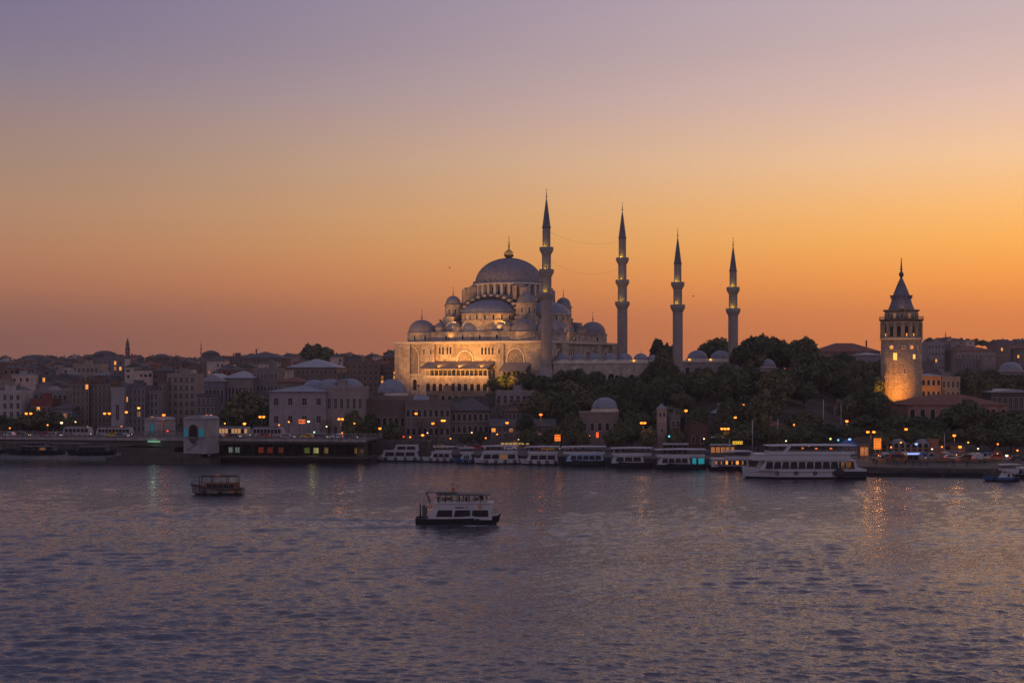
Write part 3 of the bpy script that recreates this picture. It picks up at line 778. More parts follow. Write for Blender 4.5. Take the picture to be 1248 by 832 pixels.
# ---- the left shore, front to back
b = bldg('stone_building', 'pale hip-roofed building with three rows of windows, on the left shore', 328, 397, 470, 482, 20, (130,122,126), 3, 4, 'hip', 2.0, LEADBLUE, (1.5,2.3), False, 0, chim=0, side=3)
b = bldg('stone_building', 'pale columned wing with small lead domes on its roof, joined beside the hip-roofed building', 397.5, 443, 473.5, 484, 18, (128,118,116), 2, 6, 'flat', 0, None, (1.0,3.4), False, 0, chim=0)
for px, r in ((383,4.2),(403,4.6),(413,3.6),(426,4.9)):
    x = PX(px,496)-b.location.x; dome(b, x, 12, PZ(473.2,496)-b.location.z, r, r*.72, LEADBLUE, 20, 1.2 if r > 4.5 else 0)
town = [
 ('apartment_block','greyish white apartment block with four window rows at the far left edge',-14,26,478,556,14,WHT,5,5,'flat',0,None,.04),
 ('office_block','long light grey low block with many narrow windows, above the left end of the bridge',30,82,478,575,14,GRY,4,9,'flat',0,None,.02),
 ('house','dull red low house with a flat top, above the left part of the bridge',37,63,488,560,10,RED,2,4,'flat',0,None,.03),
 ('house','small reddish cube house on the far left hillside',16,28,452,760,12,RED,4,2,'flat',0,None,0),
 ('apartment_block','beige flat block with two clear window rows, left of the slim white tower',89,120,445,720,16,BEI,3,6,'flat',0,None,.0),
 ('apartment_block','tall brown block, first of the dark pair left of the pale slab',88,108.5,466,560,15,BRN,7,4,'flat',0,None,.03),
 ('apartment_block','tall dark brown block directly left of the pale narrow slab',109,135,467,562,15,(88,72,68),7,5,'flat',0,None,.02),
 ('office_block','pale grey windowless-looking slab, narrow and tall, behind the bridge',135.5,151,474,548,13,(134,128,130),1,1,'flat',0,None,0),
 ('office_block','dark slate office block right of the pale narrow slab',151.5,177,472,552,14,SLT,6,5,'flat',0,None,.04),
 ('apartment_block','slim grey block with a few tall windows, above the small bridge house',178,193,478,556,12,GRY,5,3,'flat',0,None,.02),
 ('apartment_block','tall narrow dim brown block behind the gap between the bridge towers',193.5,203,468,566,12,(104,92,90),6,2,'flat',0,None,0),
 ('apartment_block','tall grey six-storey block behind the arched bridge tower',203.5,238,457,572,16,(128,116,112),6,5,'flat',0,None,.0),
 ('apartment_block','grey block with lit windows left of the foot of the slim white tower',118,150,438,800,16,(108,102,108),4,5,'flat',0,None,.12),
 ('apartment_block','dark grey block directly right of the slim white tower',160,178,443,790,16,SLT,4,4,'flat',0,None,0),
 ('apartment_block','brownish block right of the slim white tower, second along',178.5,200,448,770,14,(112,88,82),3,4,'hip',2.4,ROOFT,.04),
 ('office_block','slate coloured hall with tall narrow windows below the radio mast',245,273,455,610,22,(104,104,112),1,6,'gable',3.4,ROOFG,0),
 ('office_block','grey brown hall with tall windows and a pale roof, below the huge dark block',273.5,308,452,615,22,(118,108,106),1,8,'hip',3.0,ROOFG,0),
 ('office_block','grey three-storey range with closely set windows, left of the brown hip-roofed hall',308.5,338,450,625,20,(112,104,104),3,7,'flat',0,None,0),
 ('office_block','huge dark brown block with a rounded roofline high on the left skyline',293,344,428,880,34,(96,76,72),4,7,'hip',4.2,ROOFD,.0),
 ('office_block','brown stepped range left of the huge dark skyline block',262,292.5,435,900,26,(98,84,80),3,7,'flat',0,None,.03),
 ('office_block','brown hall under a pale grey hip roof, centre left skyline',350,411,437,690,34,(110,92,84),3,11,'hip',4.2,ROOFG,0),
 ('office_block','tall plain brown block left of the mosque, under the skyline',421,462,442,640,24,(112,90,80),5,6,'flat',0,None,.0),
 ('apartment_block','brown block with a few orange windows directly left of the mosque',463,484,446,650,18,(116,92,82),5,4,'flat',0,None,.12),
 ('apartment_block','dim brown terrace between the hip-roofed hall and the plain brown block',411.5,421,456,650,18,(104,86,80),4,2,'flat',0,None,0),
 ('apartment_block','narrow dark building behind the round tree, left of the pale hip-roofed building',240,262,482,545,12,(84,78,82),4,4,'flat',0,None,.02),
 ('house','low brown house peeping over the pale hip-roofed building',338.5,372,459,600,16,(110,96,92),2,6,'hip',2.2,ROOFT,.0),
 ('house','low grey house behind the row of lead domes',374,420,462,590,14,(100,92,92),2,7,'gable',2.2,ROOFD,.02),
 ('house','grey house with a dark roof below the long light grey block',64,88,492,552,10,(110,106,110),2,4,'hip',1.8,ROOFD,.03),
 ('apartment_block','dim grey block between the reddish cube house and the beige flat block',34,60,458,700,14,(96,90,92),3,6,'flat',0,None,.04),
 ('apartment_block','dark block with a lit band, over the long light grey block at left',60.5,88,462,690,14,(84,78,82),4,5,'flat',0,None,.05),
]
for n, lb, a, c, yt, d, dep, col, rw_, cl, rf, rh, rm, lit in town:
    bldg(n, lb, a, c, yt, d, dep, col, rw_, cl, rf, rh, rm, (1.2,2.0 if rw_ > 1 else 6.0), False, lit, chim=1 if OWN.random() < .5 else 0)
# round domed hall on the far left skyline
t = thing('round_hall', 'round drum-shaped hall with a shallow top beside the radio mast on the left skyline', 'hall', (PX(257,900), 900, ground_z(PX(257,900),900)))
h = PZ(433,900)-t.location.z
MB().lathe([(5.6,-4),(5.6,h),(5.9,h),(5.9,h+.5)], 20, sm=False).build('wall', wallmat((96,84,82)), t)
MB().lathe([(5.9,h+.5),(4.6,h+2.0),(2,h+3.0),(.02,h+3.3)], 20).build('roof', ROOFD, t)
for i in range(9): put_win(t, 5.6*math.cos(-PI+PI*(i+.5)/9), 5.6*math.sin(-PI+PI*(i+.5)/9), h-4, -PI+PI*(i+.5)/9+PI/2, .8, 2)
for px, r, d, lb in ((128,9.3,960,'big dark domed hall on the left skyline with rows of lit windows'),(197,7.6,980,'wide low domed hall on the skyline right of the slim white tower'),(44,12.5,1100,'very wide low hall on the far left skyline')):
    x = PX(px,d); gz = ground_z(x,d); t = thing('domed_hall', lb, 'hall', (x,d,gz)); yt = {128:427,197:431,44:432}[px]
    h = PZ(yt+6,d)-gz; top = PZ(yt,d)-gz
    m = MB(); m.prism(octa(r*1.05), -5, h*.7); m.prism(octa(r*.88), h*.7, h); m.build('wall', wallmat((92,80,78)), t)
    MB().lathe([(r*.9,h),(r*.92,h+.3),(r*.7,h+(top-h)*.6),(r*.35,top-.3),(.02,top)], 20).build('roof', ROOFD, t)
    for i in range(8):
        a = -PI+PI*(i+.5)/8; put_win(t, r*.99*math.cos(a), r*.99*math.sin(a), h*.7-3, a+PI/2, 1.3, 1.8, glass=LITDIM if i % 3 == 1 and px == 128 else GLASS)
# slim white-footed tower and masts
d = 790; x = PX(155.5,d); t = thing('watch_tower', 'slim tower, pale below and dark stepped on top, on the left skyline', 'tower', (x,d,ground_z(x,d)))
gz = t.location.z; zz = [PZ(p,d)-gz for p in (458,437,425,419,414,410)]
MB().lathe([(1.75,-4),(1.7,2),(1.55,zz[1])], 12, sm=False).build('shaft', wallmat((170,158,150)), t)
MB().lathe([(1.8,zz[1]),(1.8,zz[1]+.6),(1.35,zz[1]+.6),(1.25,zz[2]),(1.5,zz[2]),(1.5,zz[2]+.5),(1.05,zz[2]+.5),(.95,zz[3]),(1.2,zz[3]),(1.2,zz[3]+.4),(.7,zz[3]+.5),(.5,zz[4]),(.12,zz[4]+.3),(.1,zz[5])], 12, sm=False).build('lantern', wallmat((96,82,80)), t)
for k in range(3): put_win(t, 0, -1.3+.1*k, zz[1]+1+k*2.6, 0, .5, 1.3)
def mast(px, d, yt, label, r=.35):
    x = PX(px,d); gz = ground_z(x,d); t = thing('radio_mast', label, 'mast', (x,d,gz)); h = PZ(yt,d)-gz
    m = MB()
    for a in (0, 2.09, 4.19): m.tube((r*2*math.cos(a),r*2*math.sin(a),0),(r*.5*math.cos(a),r*.5*math.sin(a),h*.85),.14,.1,4)
    for k in range(12):
        z = h*.85*k/12; q = r*2-(r*1.5)*k/12
        for a in (0,2.09,4.19): m.tube((q*math.cos(a),q*math.sin(a),z),(q*math.cos(a+2.09),q*math.sin(a+2.09),z+h*.07),.07,None,3)
    m.build('lattice', METAL, t); m = MB(); m.tube((0,0,h*.8),(0,0,h),.12,.06); m.box(-.9,.9,-.1,.1,h*.72,h*.72+.3); m.box(-.7,.7,-.1,.1,h*.62,h*.62+.3); m.build('antenna', METAL, t)
mast(245, 890, 413, 'tall lattice radio mast beside the round hall on the left skyline')
mast(1152.5, 1450, 402.5, 'thin mast on top of the right-hand hill', .5)
# ---- below the mosque, along the water
WAT = [
 ('stone_building','long plain stone front behind the lamps, right of the lead dome',494,549,491,492,14,(112,100,96),2,8,'flat',0,None,.0,True),
 ('stone_building','stone house with a broad dark mansard roof, below the mosque front',549.5,596,484,494,14,(104,92,88),2,7,'hip',4.6,ROOFD,.0,True),
 ('house','pale small house with three tall windows, in front of the stepped white-walled terrace',615,638,496,506,9,(134,116,106),1,5,'hip',1.6,ROOFT,.0,False),
 ('stone_building','low grey two-storey front with glowing shop level at the waterfront, below the small pale house',598,676,511,486,13,(112,98,94),2,11,'gable',2.4,ROOFD,.06,False),
 ('stone_building','pale stepped terrace building with a flat lead roof, just below the mosque trees',604,651,478.5,528,14,(140,130,130),1,6,'flat',0,None,.0,False),
 ('stone_building','dim hall with tall arches left of the pale columned wing, under the lead dome',443.5,494,489,494,16,(102,90,86),1,7,'flat',0,None,.0,True),
 ('stone_building','low range with patched lead roofs between the lead dome and the mosque arcade',488,530,482,530,10,(122,108,100),1,7,'hip',1.6,LEADBLUE,0,False),
 ('stone_building','plain supporting wall building under the mosque arcade',520,592,479,545,12,(148,126,104),1,9,'flat',0,None,0,True),
 ('house','pale walls glimpsed between the dark trees left of the small square tower',668,690,466,545,8,(140,128,120),1,3,'hip',1.5,LEADBLUE,0,False),
]
for n, lb, a, c, yt, d, dep, col, rw_, cl, rf, rh, rm, lit, ar in WAT:
    bldg(n, lb, a, c, yt, d, dep, col, rw_, cl, rf, rh, rm, (1.3,2.6 if rw_ > 1 else 3.4), ar, lit, chim=0, brick=True)
def domed(label, px0, px1, ybody, d, dep, px, r, ydome, col, cat='building', fin=2.4, wins=4, zb=None, drum=1.0, wz=.55, mat=None, name='domed_building'):
    x0, x1 = PX(px0,d), PX(px1,d); cx = (x0+x1)/2; gz = ground_z(cx,d)-.5 if zb is None else zb
    t = thing(name, label, cat, (cx,d,gz)); w = x1-x0; h = PZ(ybody,d)-gz
    wm_ = wallmat(col, True)
    m = MB(); m.box(-w/2,w/2,0,dep,-4,h); m.box(-w/2-.2,w/2+.2,-.2,dep+.2,h-.5,h-.1); m.build('wall', wm_, t)
    dx = PX(px,d+dep/2)-cx
    m = MB(); m.lathe([(r*1.12,h-.1),(r*1.12,h+drum*.5),(r*1.04,h+drum*.6),(r*1.04,h+drum)], 16, dx, dep/2, sm=False); dr_ = m.build('drum', STONE2, t)
    dome(dr_, dx, dep/2, h+drum+.3, r, PZ(ydome,d+dep/2)-gz-h-drum-.3, mat or LEADBLUE, 28, fin)
    for k in range(wins):
        put_win(t, -w/2+w*(k+.5)/wins, 0, h*wz-1.0, 0, 1.2, 2.6, arched=True)
    return t
domed('big blue-grey lead dome on a low stone block, left of the mosque', 455, 500, 482, 500, 16, 478, 5.2, 462, (128,114,106))
domed('single-domed stone building among dark trees on the waterfront', 708, 754, 502, 470, 13, 737, 4.2, 484, (126,110,104), wins=5, drum=1.2)
domed('small domed tomb peeping out of the trees, right of the last minaret', 922, 950, 447.5, 560, 9, 934.5, 3.4, 437, (130,118,118), wins=3, drum=.5)
domed('trapezoid lead dome beside a pale wall on the far right hillside', 1216, 1247, 452, 640, 12, 1232, 5.0, 441, (120,112,112), wins=3, drum=.4)
# square stone tower by the water
d = 452; x = PX(806.5,d); t = thing('clock_tower', 'slim square stone tower with a small pyramid roof, by the waterfront trees', 'tower', (x,d,ground_z(x,d)))
gz = t.location.z; h = PZ(498,d)-gz; ht = PZ(491,d)-gz
m = MB(); m.box(-1.45,1.45,-1.45,1.45,-3,h); m.box(-1.65,1.65,-1.65,1.65,h-.3,h); m.box(-1.6,1.6,-1.6,1.6,h*.62,h*.62+.2); m.build('shaft', wallmat((150,134,124), True), t)
m = MB(); m.prism([(-1.7,-1.7),(1.7,-1.7),(1.7,1.7),(-1.7,1.7)], h, ht, top=[(-.05,-.05),(.05,-.05),(.05,.05),(-.05,.05)]); m.build('roof', LEAD, t)
for dx in (-.6,.6): put_win(t, dx, -1.45, h-2.6, 0, .6, 1.5, arched=True)
put_win(t, 0, -1.45, h*.45, 0, .6, 1.2, arched=True)
# ruined brick wall with a rounded top
d = 455; x = PX(851,d); t = thing('brick_ruin', 'dim reddish brick hall with a broken rounded top beside the square tower', 'ruin', (x,d,ground_z(x,d)))
gz = t.location.z
q = [(-3.6,-3),(3.7,-3),(3.7,PZ(530,d)-gz)]+[(3.7*math.cos(PI*i/10)*1.0, PZ(530,d)-gz+3.6*math.sin(PI*i/10)) for i in range(1,10)]+[(-3.6,PZ(530,d)-gz)]
m = MB(); m.xprism(q, 0, 8); m.build('wall', wallmat((92,68,62), True), t)
m = MB()
for i in range(9):
    a = PI*(i+.5)/9; m.box(3.7*math.cos(a)-.5, 3.7*math.cos(a)+.5, 1, 6, PZ(530,d)-gz+3.2*math.sin(a), PZ(530,d)-gz+3.6*math.sin(a)+OWN.uniform(.2,.9))
m.build('broken_edge', wallmat((92,68,62), True), t)
for dx in (-1.6,1.2): put_win(t, dx, 0, 2.2, 0, .9, 2.2, arched=True, glass=DARK)

# ------------------------------------------------------------------ the big round stone tower
TD = 545; TX = PX(1098.5,TD); TZB = 10.2
K = TD/F
tw = thing('stone_tower', 'massive round stone tower with a conical roof, amber-lit at its foot', 'tower', (TX,TD,TZB))
def tz(py): return PZ(py,TD)-TZB
TOWST = pmat('rubble_masonry', (.38,.28,.19), .95, .2, var=.38, scale=1.2, bump=.2, stain=.35, brick=(1.2,.62,.72))
m = MB(); m.lathe([(24.9*K,-4),(24.8*K,1),(24.4*K,tz(470)),(24.1*K,tz(414))], 56); m.build('wall', TOWST, tw)
m = MB(); m.lathe([(24.1*K,tz(414.2)),(25.6*K,tz(413.6)),(25.8*K,tz(412.2)),(24.2*K,tz(411.6))], 56, sm=False); m.build('cornice', STONE2, tw)
m = MB(); m.lathe([(22.6*K,tz(412)),(22.6*K,tz(392.5))], 48)
NW = 16
for i in range(NW):
    a = 2*PI*(i+.5)/NW; m.obox(23.4*K*math.cos(a), 23.4*K*math.sin(a), tz(412), tz(393), .95, 1.15, a)
m.lathe([(22.4*K,tz(395)),(24.2*K,tz(395)),(24.2*K,tz(392)),(22.4*K,tz(392))], 48, sm=False)
ga = m.build('gallery', TOWST, tw)
for i in range(NW):
    a = 2*PI*i/NW
    put_win(ga, 22.7*K*math.cos(a), 22.7*K*math.sin(a), tz(410.5), a+PI/2, 1.45, 4.2, arched=True, glass=DARK if i % 4 != 1 else GLASS, frame=STONE2)
    if i in (9,12,13):
        l = MB(); l.box(-.22,.22,-.22,-.16,0,1.1); obj('lit_pane', l.mesh('lit_pane', [LITWIN]), ga, (22.7*K*math.cos(a), 22.7*K*math.sin(a), tz(410)), a+PI/2)
m = MB(); m.lathe([(24.1*K,tz(392.2)),(26.2*K,tz(390.6)),(26.4*K,tz(389.4)),(20*K,tz(389.2))], 48, sm=False); bal = m.build('balcony', DARKSTONE, tw)
m = MB()
for i in range(48):
    a = 2*PI*i/48; m.tube((25.9*K*math.cos(a),25.9*K*math.sin(a),tz(389.4)),(25.9*K*math.cos(a),25.9*K*math.sin(a),tz(386)),.06,None,4)
for zz_ in (386,387.6):
    for i in range(48):
        a, c = 2*PI*i/48, 2*PI*(i+1)/48; m.tube((25.9*K*math.cos(a),25.9*K*math.sin(a),tz(zz_)),(25.9*K*math.cos(c),25.9*K*math.sin(c),tz(zz_)),.06,None,4)
m.build('railing', METAL, bal)
m = MB(); m.lathe([(19.6*K,tz(389.3)),(19.6*K,tz(380))], 40)
m.lathe([(19.6*K,tz(380.2)),(21.6*K,tz(379)),(21.8*K,tz(377.6)),(14.6*K,tz(377.4))], 40, sm=False)
up = m.build('upper_room', TOWST, tw)
for i in range(14):
    a = 2*PI*i/14; put_win(up, 19.7*K*math.cos(a), 19.7*K*math.sin(a), tz(388), a+PI/2, .95, 1.7, glass=LITDIM if i in (9,11) else GLASS, frame=STONE2)
CONE = pmat('tower_lead_cone', (.13,.125,.15), .55, .4, var=.2, scale=.6, bump=.03, stain=.3)
m = MB(); m.lathe([(15.2*K,tz(377.5)),(15.2*K,tz(376.9)),(12.6*K,tz(370)),(10.2*K,tz(361.5)),(10.7*K,tz(361)),(9.6*K,tz(359.6)),(5.2*K,tz(348)),(.25,tz(337.5))], 32)
for i in range(32):
    a = 2*PI*i/32
    for (r1,y1),(r2,y2) in (((15.25,376.9),(12.65,370)),((12.65,370),(10.3,361.5)),((9.65,359.6),(5.25,348)),((5.25,348),(.9,338))):
        m.tube((r1*K*math.cos(a),r1*K*math.sin(a),tz(y1)),(r2*K*math.cos(a),r2*K*math.sin(a),tz(y2)),.06,None,3)
co_ = m.build('cone_roof', CONE, tw)
for i in range(8):
    a = 2*PI*i/8+.2; m = MB(); m.obox(11.2*K*math.cos(a),11.2*K*math.sin(a),tz(364),tz(360.6),1.2,.9,a); m.obox(11.4*K*math.cos(a),11.4*K*math.sin(a),tz(360.6),tz(360.0),1.6,1.2,a); m.build('dormer', CONE, co_)
m = MB(); m.tube((0,0,tz(338.5)),(0,0,tz(314)),.32,.12)
for py, r in ((334.5,1.0),(336.4,.7),(331.5,.55),(328,.5),(325,.42),(322,.35),(318.5,.25)): m.ball((0,0,tz(py)),r,10)
m.build('finial', METAL, co_)
def tower_win(px, py, w, h, glass, round_=False):
    s = (px-1098.5)/24.3; a = -math.acos(max(-1,min(1,s))); r = 24.2*K
    if round_:
        m = MB(); m.lathe([(.02,0),(w/2,0)], 14, caps=False, sm=False); m.lathe([(w/2,-.1),(w/2,.25),(w/2+.3,.25),(w/2+.3,-.1)], 14, m=1, sm=False, caps=False)
        o = m.build('round_window', [glass, STONE2], tw, (r*math.cos(a)*1.008, r*math.sin(a)*1.008, tz(py)), 0); o.rotation_euler = (PI/2, 0, a+PI/2)
    else: put_win(tw, r*math.cos(a)*1.006, r*math.sin(a)*1.006, tz(py)-h/2, a+PI/2, w, h, glass=glass, frame=STONE2, arched=False)
BRIGHT = emat('bright_lit_glass', (1,.5,.08), 1.5)
tower_win(1082, 423.3, 1.3, 1.3, LITWIN, True); tower_win(1104.3, 423.3, 1.3, 1.3, emat('orange_lit_glass', (1,.25,.04), 1.0), True)
tower_win(1085.5, 434.4, 1.35, 2.6, BRIGHT); tower_win(1107.5, 434.6, 1.0, 1.7, BRIGHT)
tower_win(1095, 423.5, .9, 1.2, GLASS, True); tower_win(1115, 424, 1.1, 1.3, GLASS, True); tower_win(1118, 436, .9, 1.8, GLASS); tower_win(1096, 452, .7, 1.8, GLASS)
for a_, e in ((-2.0,14000),):
    flood('amber floodlight at the foot of the round stone tower', (TX+(24.9*K+4.6)*math.cos(a_), TD+(24.9*K+4.6)*math.sin(a_), TZB+.8), (TX+24*K*math.cos(a_), TD+24*K*math.sin(a_), TZB+(17 if e > 10000 else 26)), e, col=(1,.33,.035), size=118)
for a_ in (-1.8,):
    flood('small amber floodlight on the top ledge of the round stone tower', (TX+20.8*K*math.cos(a_), TD+20.8*K*math.sin(a_), TZB+tz(376.6)), (TX+9*K*math.cos(a_), TD+9*K*math.sin(a_), TZB+tz(363)), 120, size=120)
for a_ in (-2.1,-1.2):
    flood('amber floodlight standing in front of the round tower, lighting its upper wall', (TX+30*math.cos(a_), TD+28*math.sin(a_), TZB+5), (TX, TD, TZB+20), 40000, col=(1,.4,.08), size=60, pole=9)
# houses at the tower's foot
b = bldg('house', 'orange-lit three-storey house with a flat pale roof, attached right of the round tower', 1122.5, 1147, 455, 556, 16, (160,120,84), 3, 4, 'hip', 1.0, ROOFG, (1.1,2.2), True, 0, chim=1)
flood('amber floodlight between the round tower and the flat-roofed house beside it', (PX(1136,540), 541, ground_z(PX(1136,540),541)+5.5), (PX(1134,556), 556, 22), 5000, col=(1,.42,.1), size=100)
bldg('house', 'grey stone house with tall windows, right of the orange-lit house by the tower', 1147.5, 1170, 461, 558, 14, (128,118,112), 3, 4, 'flat', 0, None, (1.0,2.4), False, .0, chim=1)
bldg('stone_building', 'long low building with a wide red hip roof and arched windows, right of the tower', 1106, 1229, 481, 505, 26, (150,112,98), 1, 10, 'hip', 3.6, ROOFT, (1.7,4.2), True, 0, chim=1, brick=True)
bldg('pavilion', 'open-sided pavilion with a flat pale roof and thin posts, far right', 1208, 1262, 474, 545, 18, (70,64,64), 1, 8, 'gable', 1.2, ROOFG, (2.6,4.6), False, 0, chim=0)
for n, lb, a, c, yt, d, dep, col, rw_, cl, rf, rh, rm, lit in [
 ('office_block','pale grey block with small windows on the right hillside, next to the round tower',1131,1151,418,900,20,(128,120,124),4,5,'flat',0,None,.03),
 ('office_block','pale narrow block on the right hillside, second from the round tower',1158.5,1166,420,905,20,(128,118,118),4,2,'flat',0,None,0),
 ('office_block','long institution with two window rows and a red brown roof on the right hillside',1166.5,1214,421,890,24,(134,118,112),2,11,'hip',3.4,ROOFT,.0),
 ('house','house with a bright orange window right of the long institution',1214.5,1232,420,900,18,(112,92,86),3,4,'flat',0,None,.1),
 ('apartment_block','dim block at the right edge of the picture on the hillside',1234,1262,419,910,18,(104,94,92),4,6,'hip',3,ROOFT,.03),
 ('house','terrace house with a glassy ground floor below the long institution',1173,1197,438,760,12,(104,96,96),2,6,'flat',0,None,.03),
 ('house','pale terrace house with dark windows, beside the trapezoid lead dome',1197.5,1214,440,755,12,(124,110,106),2,5,'flat',0,None,.02),
 ('house','low dark house with a pale parapet just right of the round tower',1122,1139,441,700,12,(100,92,92),1,4,'flat',0,None,0),
 ('house','wide low house under a shallow red brown roof, right skyline left of the round tower',997,1073,417.5,820,26,(116,88,78),1,14,'hip',5.2,ROOFT,.0),
 ('house','greyish low house under the wide red brown roof, near the round tower',1047,1074,429,740,14,(118,110,114),1,7,'hip',1.5,ROOFG,0),
 ('house','roofless stone house with one glowing doorway on the wooded slope left of the tower',1016,1040,496,505,10,(116,96,86),2,5,'flat',0,None,.0),
 ('house','low pale stone house under the trees behind the big white ferry',972,998,514,480,9,(108,90,82),1,6,'hip',1.2,ROOFT,.1),
 ('house','small pale house wall showing between the trees behind the big white ferry bow',938,952,513,452,7,(118,100,92),1,3,'hip',1.4,ROOFT,.1),
 ('house','small grey house half hidden by trees, right of the square tower',818,829,508,470,7,(108,98,96),2,2,'flat',0,None,0),
 ('house','little pale roofed house in the wood, above the brick ruin',872,886,497,492,8,(120,108,102),1,3,'hip',1.8,ROOFG,0),
 ('house','house corner with a pale roof just left of the foot of the round tower',1056,1076,482.5,575,10,(110,94,88),1,4,'hip',2.2,LEADBLUE,0)]:
    bldg(n, lb, a, c, yt, d, dep, col, rw_, cl, rf, rh, rm, (1.1,1.9), False, lit, chim=1)
# low domed market on the right quay
def market(label, px0, px1, d, ytop, doms, col, wins):
    x0, x1 = PX(px0,d), PX(px1,d); cx=(x0+x1)/2; gz = ground_z(cx,d); t = thing('domed_market', label, 'building', (cx,d,gz)); w = x1-x0; h = PZ(ytop,d)-gz
    m = MB(); m.box(-w/2,w/2,0,9,-2,h); m.box(-w/2-.15,w/2+.15,-.15,9.15,h-.35,h-.05); m.build('wall', wallmat(col, True), t)
    for p, r in doms:
        x = PX(p,d+4)-cx; m = MB().lathe([(r*1.08,h-.05),(r*1.08,h+.4)], 12, x, 4.4, sm=False).build('drum', STONE2, t); dome(m, x, 4.4, h+.6, r, r*.8, LEAD, 20, .9)
    for k in range(wins): put_win(t, -w/2+w*(k+.5)/wins, 0, .3, 0, 1.3, 2.5, arched=True, glass=DARK)
    return t
market('warm-lit low stone market with three small domes on the right quay', 1067, 1132, 432, 545.5, [(1078,2.4),(1095,2.5),(1124,2.5)], (150,116,92), 9)
bldg('stone_building', 'low flat warm brown range continuing the domed market to the right', 1133, 1176, 547, 431, 9, (140,106,86), 1, 7, 'flat', 0, None, (1.4,2.6), False, .05, chim=0, brick=True)
bldg('house', 'low quay house with a blue sheet roof, behind the big white ferry', 1029, 1047, 536, 425, 8, (140,118,104), 1, 5, 'hip', 2.0, pmat('blue_sheet_roof', (.03,.1,.28), .5, .4, var=.2, scale=.6), (1.2,2.4), False, .1, chim=0)

# ------------------------------------------------------------------ filler houses on the far hills: each a house of its own
HM = bpy.data.materials.new('plaster_with_windows'); HM.use_nodes = True; t = HM.node_tree; bb = t.nodes['Principled BSDF']; bb.inputs['Roughness'].default_value = .9
oi = N('ShaderNodeObjectInfo', t)
co = N('ShaderNodeTexCoord', t).outputs['Object']
nz = N('ShaderNodeTexNoise', t); nz.inputs['Scale'].default_value = .5; nz.inputs['Detail'].default_value = 6; L(co, nz.inputs['Vector'], t)
mr = N('ShaderNodeMapRange', t); mr.inputs[1].default_value = .3; mr.inputs[2].default_value = .7; mr.inputs[3].default_value = .72; mr.inputs[4].default_value = 1.2; L(nz.outputs[0], mr.inputs[0], t)
vm = N('ShaderNodeVectorMath', t, operation='SCALE'); L(oi.outputs['Color'], vm.inputs[0], t); L(mr.outputs[0], vm.inputs['Scale'], t)
L(vm.outputs[0], bb.inputs['Base Color'], t)
ROOFMATS = [ROOFT, ROOFD, ROOFD, ROOFG]
farwin = {}
def far_house(label, x, y, w, dp, h, rz, col, roof, group, lit):
    gz = ground_z(x, y)
    m = MB(); m.box(-w/2,w/2,0,dp,-6,h); m.box(-w/2-.2,w/2+.2,-.2,dp+.2,h-.3,h)
    fl = max(1, int(h/3.1)); nc_ = max(2, int(w/2.4))
    o = m.build('house', HM, None, (x,y,gz), rz); o.color = lin(*col); tag(o, label, 'house', group)
    if roof < 3:
        m = MB().hip(-w/2,w/2,0,dp,h,h+min(w,dp)*.26,.4,gable=(roof==1)); kx = OWN.uniform(-.35,.35)*w
        m.box(kx,kx+.7,dp*.3,dp*.3+.7,h,h+min(w,dp)*.26+OWN.uniform(.4,1.3)); m.tube((-kx,dp*.4,h),(-kx,dp*.4,h+OWN.uniform(3,5.5)),.06,None,4); m.box(-kx-.6,-kx+.6,dp*.2,dp*.45,h+.5,h+min(w,dp)*.2)
        m.build('roof', ROOFMATS[roof], o)
    else:
        m = MB(); m.box(-w/2,w/2,0,dp,h,h+.15); m.box(-w*.2,w*.1,dp*.3,dp*.6,h+.15,h+2.2); m.box(w*.25,w*.25+.6,dp*.3,dp*.3+.6,h+.15,h+1.6); m.box(-w/2,w/2,-.05,.15,h+.15,h+OWN.uniform(.6,1.1)); kx = OWN.uniform(-.4,.4)*w; m.tube((kx,1,h),(kx,1,h+OWN.uniform(1.5,3.5)),.07,None,4); m.lathe([(.02,h+.5),(.5,h+.75),(.55,h+.9)],7,-kx*.8,.8); m.box(-kx*.5,-kx*.5+1.3,.5,1.6,h+.15,h+1.3); m.build('roof', ROOFMATS[3 if OWN.random()<.5 else 2], o)
    for r in range(fl):
        for c in range(nc_):
            if OWN.random() < .25: continue
            gl = LITWIN if OWN.random() < lit else (LITDIM if OWN.random() < lit*1.2 else GLASS)
            key = gl.name
            if key not in farwin: farwin[key] = MB().box(-.55,.55,-.06,.02,0,1.5).mesh('window', [gl])
            wo_ = obj('window', farwin[key], o, (-w/2+w*(c+.5)/nc_+OWN.uniform(-.25,.25), 0, h*r/fl+OWN.uniform(.75,1.0))); wo_.scale = (OWN.uniform(.8,1.5),1,OWN.uniform(.75,1.15))
    return o
tones = [((112,90,82),'brown'),((130,116,112),'grey'),((88,70,66),'dark brown'),((172,152,142),'pale'),((122,76,66),'reddish'),((92,90,98),'slate grey')]
roofs = ['red hipped roof','dark gabled roof','dark hipped roof','flat roof']
def scatter(zones):
    placed = []
    for px0, px1, d0, d1, n, lit, where, big in zones:
        k = 0; tries = 0
        while k < n and tries < n*30:
            tries += 1
            y = d0+(d1-d0)*OWN.random()**.8; px = OWN.uniform(px0, px1); x = PX(px, y)
            w = OWN.uniform(6, 11.5)*big; dp = OWN.uniform(8, 13)
            if 149 < px < 162 and y < 800: continue
            if any(abs(x-a) < (w+b_)*.46 and abs(y-c) < 15 for a, c, b_ in placed): continue
            placed.append((x, y, w)); k += 1
            ti = OWN.randrange(len(tones)); ri = OWN.randrange(4); h = OWN.uniform(5.5, 11)*(1 if y > 900 else 1.15)
            lb = 'small %s house, %s, %s' % (tones[ti][1], roofs[ri], where)
            far_house(lb, x, y, w, dp, h, OWN.uniform(-.35,.35), tones[ti][0], ri, 'houses '+where, lit)
